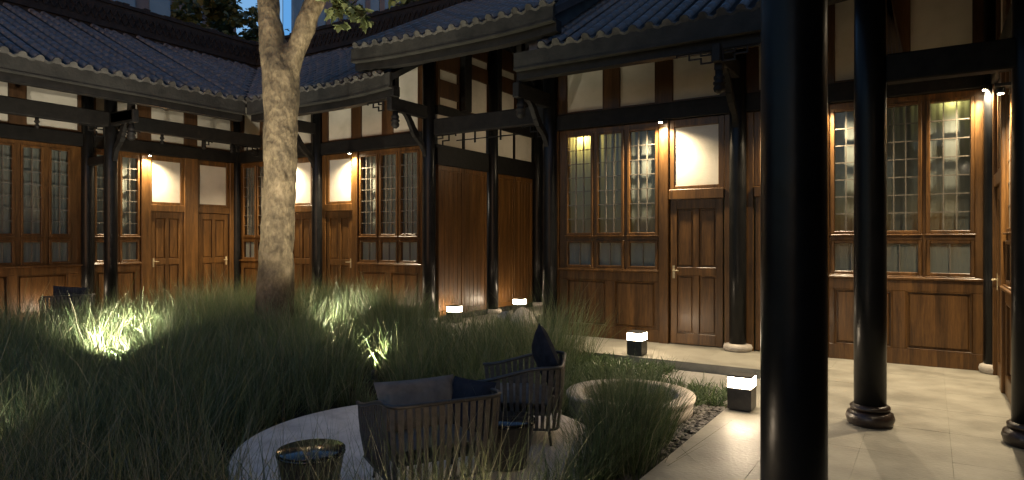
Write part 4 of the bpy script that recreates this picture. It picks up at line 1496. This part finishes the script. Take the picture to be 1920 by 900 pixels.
blades("meadow_stalks", tfs, 4, .70, 1.02, .26, .0030, "pale dry stalks standing above the courtyard grass", DRY, .22, .12, 77)
rim_ = [(random.uniform(-9.3, -6.9), random.uniform(7.55, 8.05), GND, random.uniform(.95, 1.2)) for _ in range(84)]
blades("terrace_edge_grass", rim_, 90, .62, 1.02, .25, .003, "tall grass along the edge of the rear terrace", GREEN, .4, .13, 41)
def near_ok(x, y):
    d = -.5386 * x + .8426 * y; l = .8426 * x + .5386 * y
    px = 960 + 1228 * l / d if d > .3 else 0
    if math.hypot(x + 3.36, y - 3.96) < 1.46: return 0
    if d < 2.75 or d > 4.3 or y > 3.1 or x > -1.72: return 0
    return 1
tn = scatter(-4.6, -1.7, 1.0, 3.2, 15, near_ok, 9, .75, 1.1)
blades("near_grass", tn, 60, .50, 1.02, .36, .0024, "dry pale grass in front of the nearest armchair", DRY, .35, .12, 5)
tc_ = [(-1.98 + random.gauss(0, .16), 4.62 + random.gauss(0, .30), GND, random.uniform(.85, 1.15)) for _ in range(20)]
tc_ += [(-2.0 + random.gauss(0, .09), 3.95 + random.gauss(0, .18), GND, random.uniform(.6, .85)) for _ in range(12)]
tc_ = [t for t in tc_ if math.hypot(t[0] + 3.36, t[1] - 3.96) > 1.43 and t[0] < -1.72 and math.hypot(t[0] + 2.45, t[1] - 5.95) > .62]
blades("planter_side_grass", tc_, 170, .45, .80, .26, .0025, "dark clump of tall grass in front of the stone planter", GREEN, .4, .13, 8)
tp_ = [(-2.45 + random.uniform(-.3, .3), 5.95 + random.uniform(-.3, .3), -.02, random.uniform(.5, .8)) for _ in range(16)]
blades("planter_grass", tp_, 60, .25, .45, .3, .0032, "thin grass growing inside the round stone planter", GREEN, .5, .1, 12)
def cover_ok(x, y):
    if x > -1.68 or y > 8.12 or y < 5.3: return 0
    if y < 6.6 and x > -1.95: return 0
    if math.hypot(x + 2.45, y - 5.95) < .64: return 0
    if math.hypot(x + 3.36, y - 3.96) < 1.45: return 0
    if y > 7.2 and x > -2.7: return 0
    return 1
tg = scatter(-4.0, -1.68, 5.2, 8.15, 60, cover_ok, 14)
blades("ground_cover", [(a, b, c + .01, s) for a, b, c, s in tg], 26, .10, .22, .7, .008, "low leafy ground cover between planter and rear terrace", GREEN[:4], .9, .07, 3)
tq = [(-6.9 + random.gauss(0, .35), 8.02 + random.gauss(0, .06), GND, random.uniform(.7, 1)) for _ in range(10)]
tq += [(-5.9 + random.gauss(0, .25), 9.2 + random.gauss(0, .14), .0, random.uniform(.55, .85)) for _ in range(12)]
blades("gate_grass", tq, 90, .28, .52, .34, .004, "pale feathery grass at the mouth of the gate passage", DRY, .6, .12, 31)

# drum stones beside the gate passage
def boulder(name, x, y, z, r, h, label, mat='stone'):
    bm = bmesh.new(); bmesh.ops.create_icosphere(bm, subdivisions=4, radius=1)
    for v in bm.verts:
        k = 1 + .10 * mnoise.noise(v.co * 1.7 + Vector((x, y, 0))) + .03 * mnoise.noise(v.co * 6)
        v.co = Vector((v.co.x * r * k, v.co.y * r * k, max(-.25, v.co.z) * h * k))
    me = bpy.data.meshes.new(name); bm.to_mesh(me); bm.free()
    me.polygons.foreach_set("use_smooth", [True] * len(me.polygons)); me.materials.append(M[mat])
    return tag(link_mesh(name, me, None, (x, y, z + .05)), label, "boulder", "rounded stones by the gate")
boulder("boulder", -5.72, 9.30, 0, .25, .36, "pale rounded stone beside the right gate column")
boulder("boulder", -6.35, 9.75, 0, .20, .24, "small pale rounded stone in the gate passage mouth")

# gravel
def pebbles(name, pts, label):
    bm = bmesh.new(); bmesh.ops.create_icosphere(bm, subdivisions=1, radius=1); bm.verts.index_update()
    bv = np.array([v.co for v in bm.verts]); bf = np.array([[v.index for v in f.verts] for f in bm.faces]); bm.free()
    n = len(pts); V = []; r = np.random.default_rng(3)
    C = np.ones((n, len(bv), 4), np.float32)
    for i, (x, y) in enumerate(pts):
        s = r.uniform(.012, .032) * np.array([r.uniform(.8, 1.5), r.uniform(.8, 1.3), r.uniform(.5, .8)])
        q = np.array(Matrix.Rotation(r.uniform(0, 6.28), 3, 'Z'))
        V.append((bv * s * (1 + .12 * r.normal(size=(len(bv), 1)))) @ q.T + np.array([x, y, GND + .012 + r.uniform(0, .02)]))
        C[i, :, :3] = r.uniform(.025, .13) * np.array([1, .93, .85])
    V = np.concatenate(V)
    F_ = (bf[None] + (np.arange(n) * len(bv))[:, None, None]).reshape(-1, 3)
    me = bpy.data.meshes.new(name); me.from_pydata(V.tolist(), [], F_.tolist())
    at = me.color_attributes.new("tint", 'FLOAT_COLOR', 'POINT'); at.data.foreach_set("color", C.ravel())
    me.materials.append(M['pebble']); me.update()
    o = bpy.data.objects.new(name, me); COL.objects.link(o)
    return tag(o, label, "gravel", kind="stuff")
pp = []
while len(pp) < 2600:
    x = random.uniform(-2.35, -1.60); y = random.uniform(3.0, 6.5)
    if math.hypot(x + 3.36, y - 3.96) > 1.43 and math.hypot(x + 2.45, y - 5.95) > .60: pp.append((x, y))
pebbles("gravel", pp, "grey gravel strip along the right terrace edge")

# ==================================================================================================== BEYOND THE ROOFS
def tower(name, x0, x1, y0, y1, h, label, mat, rows, cols, face_axis, lit=0.0, strip=None):
    e = empty(name, ((x0 + x1) / 2, (y0 + y1) / 2, 0), label, "building")
    MB().box(x0, x1, y0, y1, 0, h).build("wall", mat, e)
    for side in ('x', 'y'):
        n_ = cols if side == face_axis else max(3, cols // 2)
        for j in range(rows):
            for i in range(n_):
                z0 = h * (.25 + .74 * j / rows); z1 = z0 + h * .74 / rows * .55
                mb = MB()
                if side == 'x':      # face looking towards -Y
                    a = x0 + (x1 - x0) * (i + .2) / n_; b = x0 + (x1 - x0) * (i + .8) / n_
                    mb.box(a, b, y0 - .12, y0 + .05, z0, z1)
                else:                # face looking towards +X
                    a = y0 + (y1 - y0) * (i + .2) / n_; b = y0 + (y1 - y0) * (i + .8) / n_
                    mb.box(x1 - .05, x1 + .12, a, b, z0, z1)
                mb.build("window", 'lit_window' if random.random() < lit else 'tower_glass', e)
    return e
def far(px, d):
    p = CF * d + CR * ((px - 960) / 1228 * d)
    return p
p = far(235, 46); tower("apartment_block", p.x - 9, p.x + 2.5, p.y - 5, p.y + 7, 26, "grey apartment block behind the left wing ridge", 'tower', 9, 10, 'x', .0)
p = far(680, 60); tower("office_block", p.x - 8, p.x + 6, p.y, p.y + 14, 25, "dark office block behind the tree with a few lit windows", 'tower', 7, 8, 'x', .0)
p = far(805, 66); tower("lattice_block", p.x - 3.2, p.x + 2.2, p.y, p.y + 8, 29, "pale lit lattice facade above the gatehouse ridge", 'tower', 12, 8, 'x', .85)
p = far(541, 85)
e = empty("glass_tower", (p.x, p.y, 0), "slim blue lit glass tower seen through the tree fork", "building")
MB().box(p.x - 1.2, p.x + 1.0, p.y, p.y + 3, 0, 60).build("wall", 'tower_glass', e)
MB().box(p.x - .9, p.x + .55, p.y - .12, p.y - .02, 8, 59).build("light_strip", 'blue_lit', e)

def far_tree(px, d, ztop, r, n, label):
    p = far(px, d)
    e = empty("background_tree", (p.x, p.y, 0), label, "tree", "trees beyond the roofs")
    t = MB(); t.tube([(p.x, p.y, 0), (p.x + .2, p.y, ztop * .5), (p.x, p.y + .1, ztop * .9)], [.25, .18, .05], 10); t.build("trunk", 'bark', e)
    sp = []
    for i in range(n):
        a = rng.uniform(0, 6.28); q = r * math.sqrt(rng.uniform(0, 1)); zz = rng.uniform(0, 1)
        sp.append((p.x + q * math.cos(a) * (1 - .6 * zz), p.y + q * math.sin(a) * (1 - .6 * zz), ztop - 3.6 + 3.6 * zz, .6, 40))
    leaf_cloud("crown", e, sp, 'leaf', world_off(e), .24, ((.035, .05, .018), (.07, .085, .03)))
far_tree(385, 27, 11.6, 2.4, 44, "dim tree crown rising behind the left wing ridge")
far_tree(452, 30, 12.0, 1.9, 36, "dim tree crown left of the trunk behind the ridge corner")
far_tree(765, 30, 12.6, 1.7, 26, "olive tree crown above the gatehouse roof")
far_tree(492, 33, 13.0, 1.8, 34, "dim tree crown right behind the fork of the lit trunk")
far_tree(290, 29, 11.0, 2.0, 26, "dim tree crown in front of the grey apartment block")
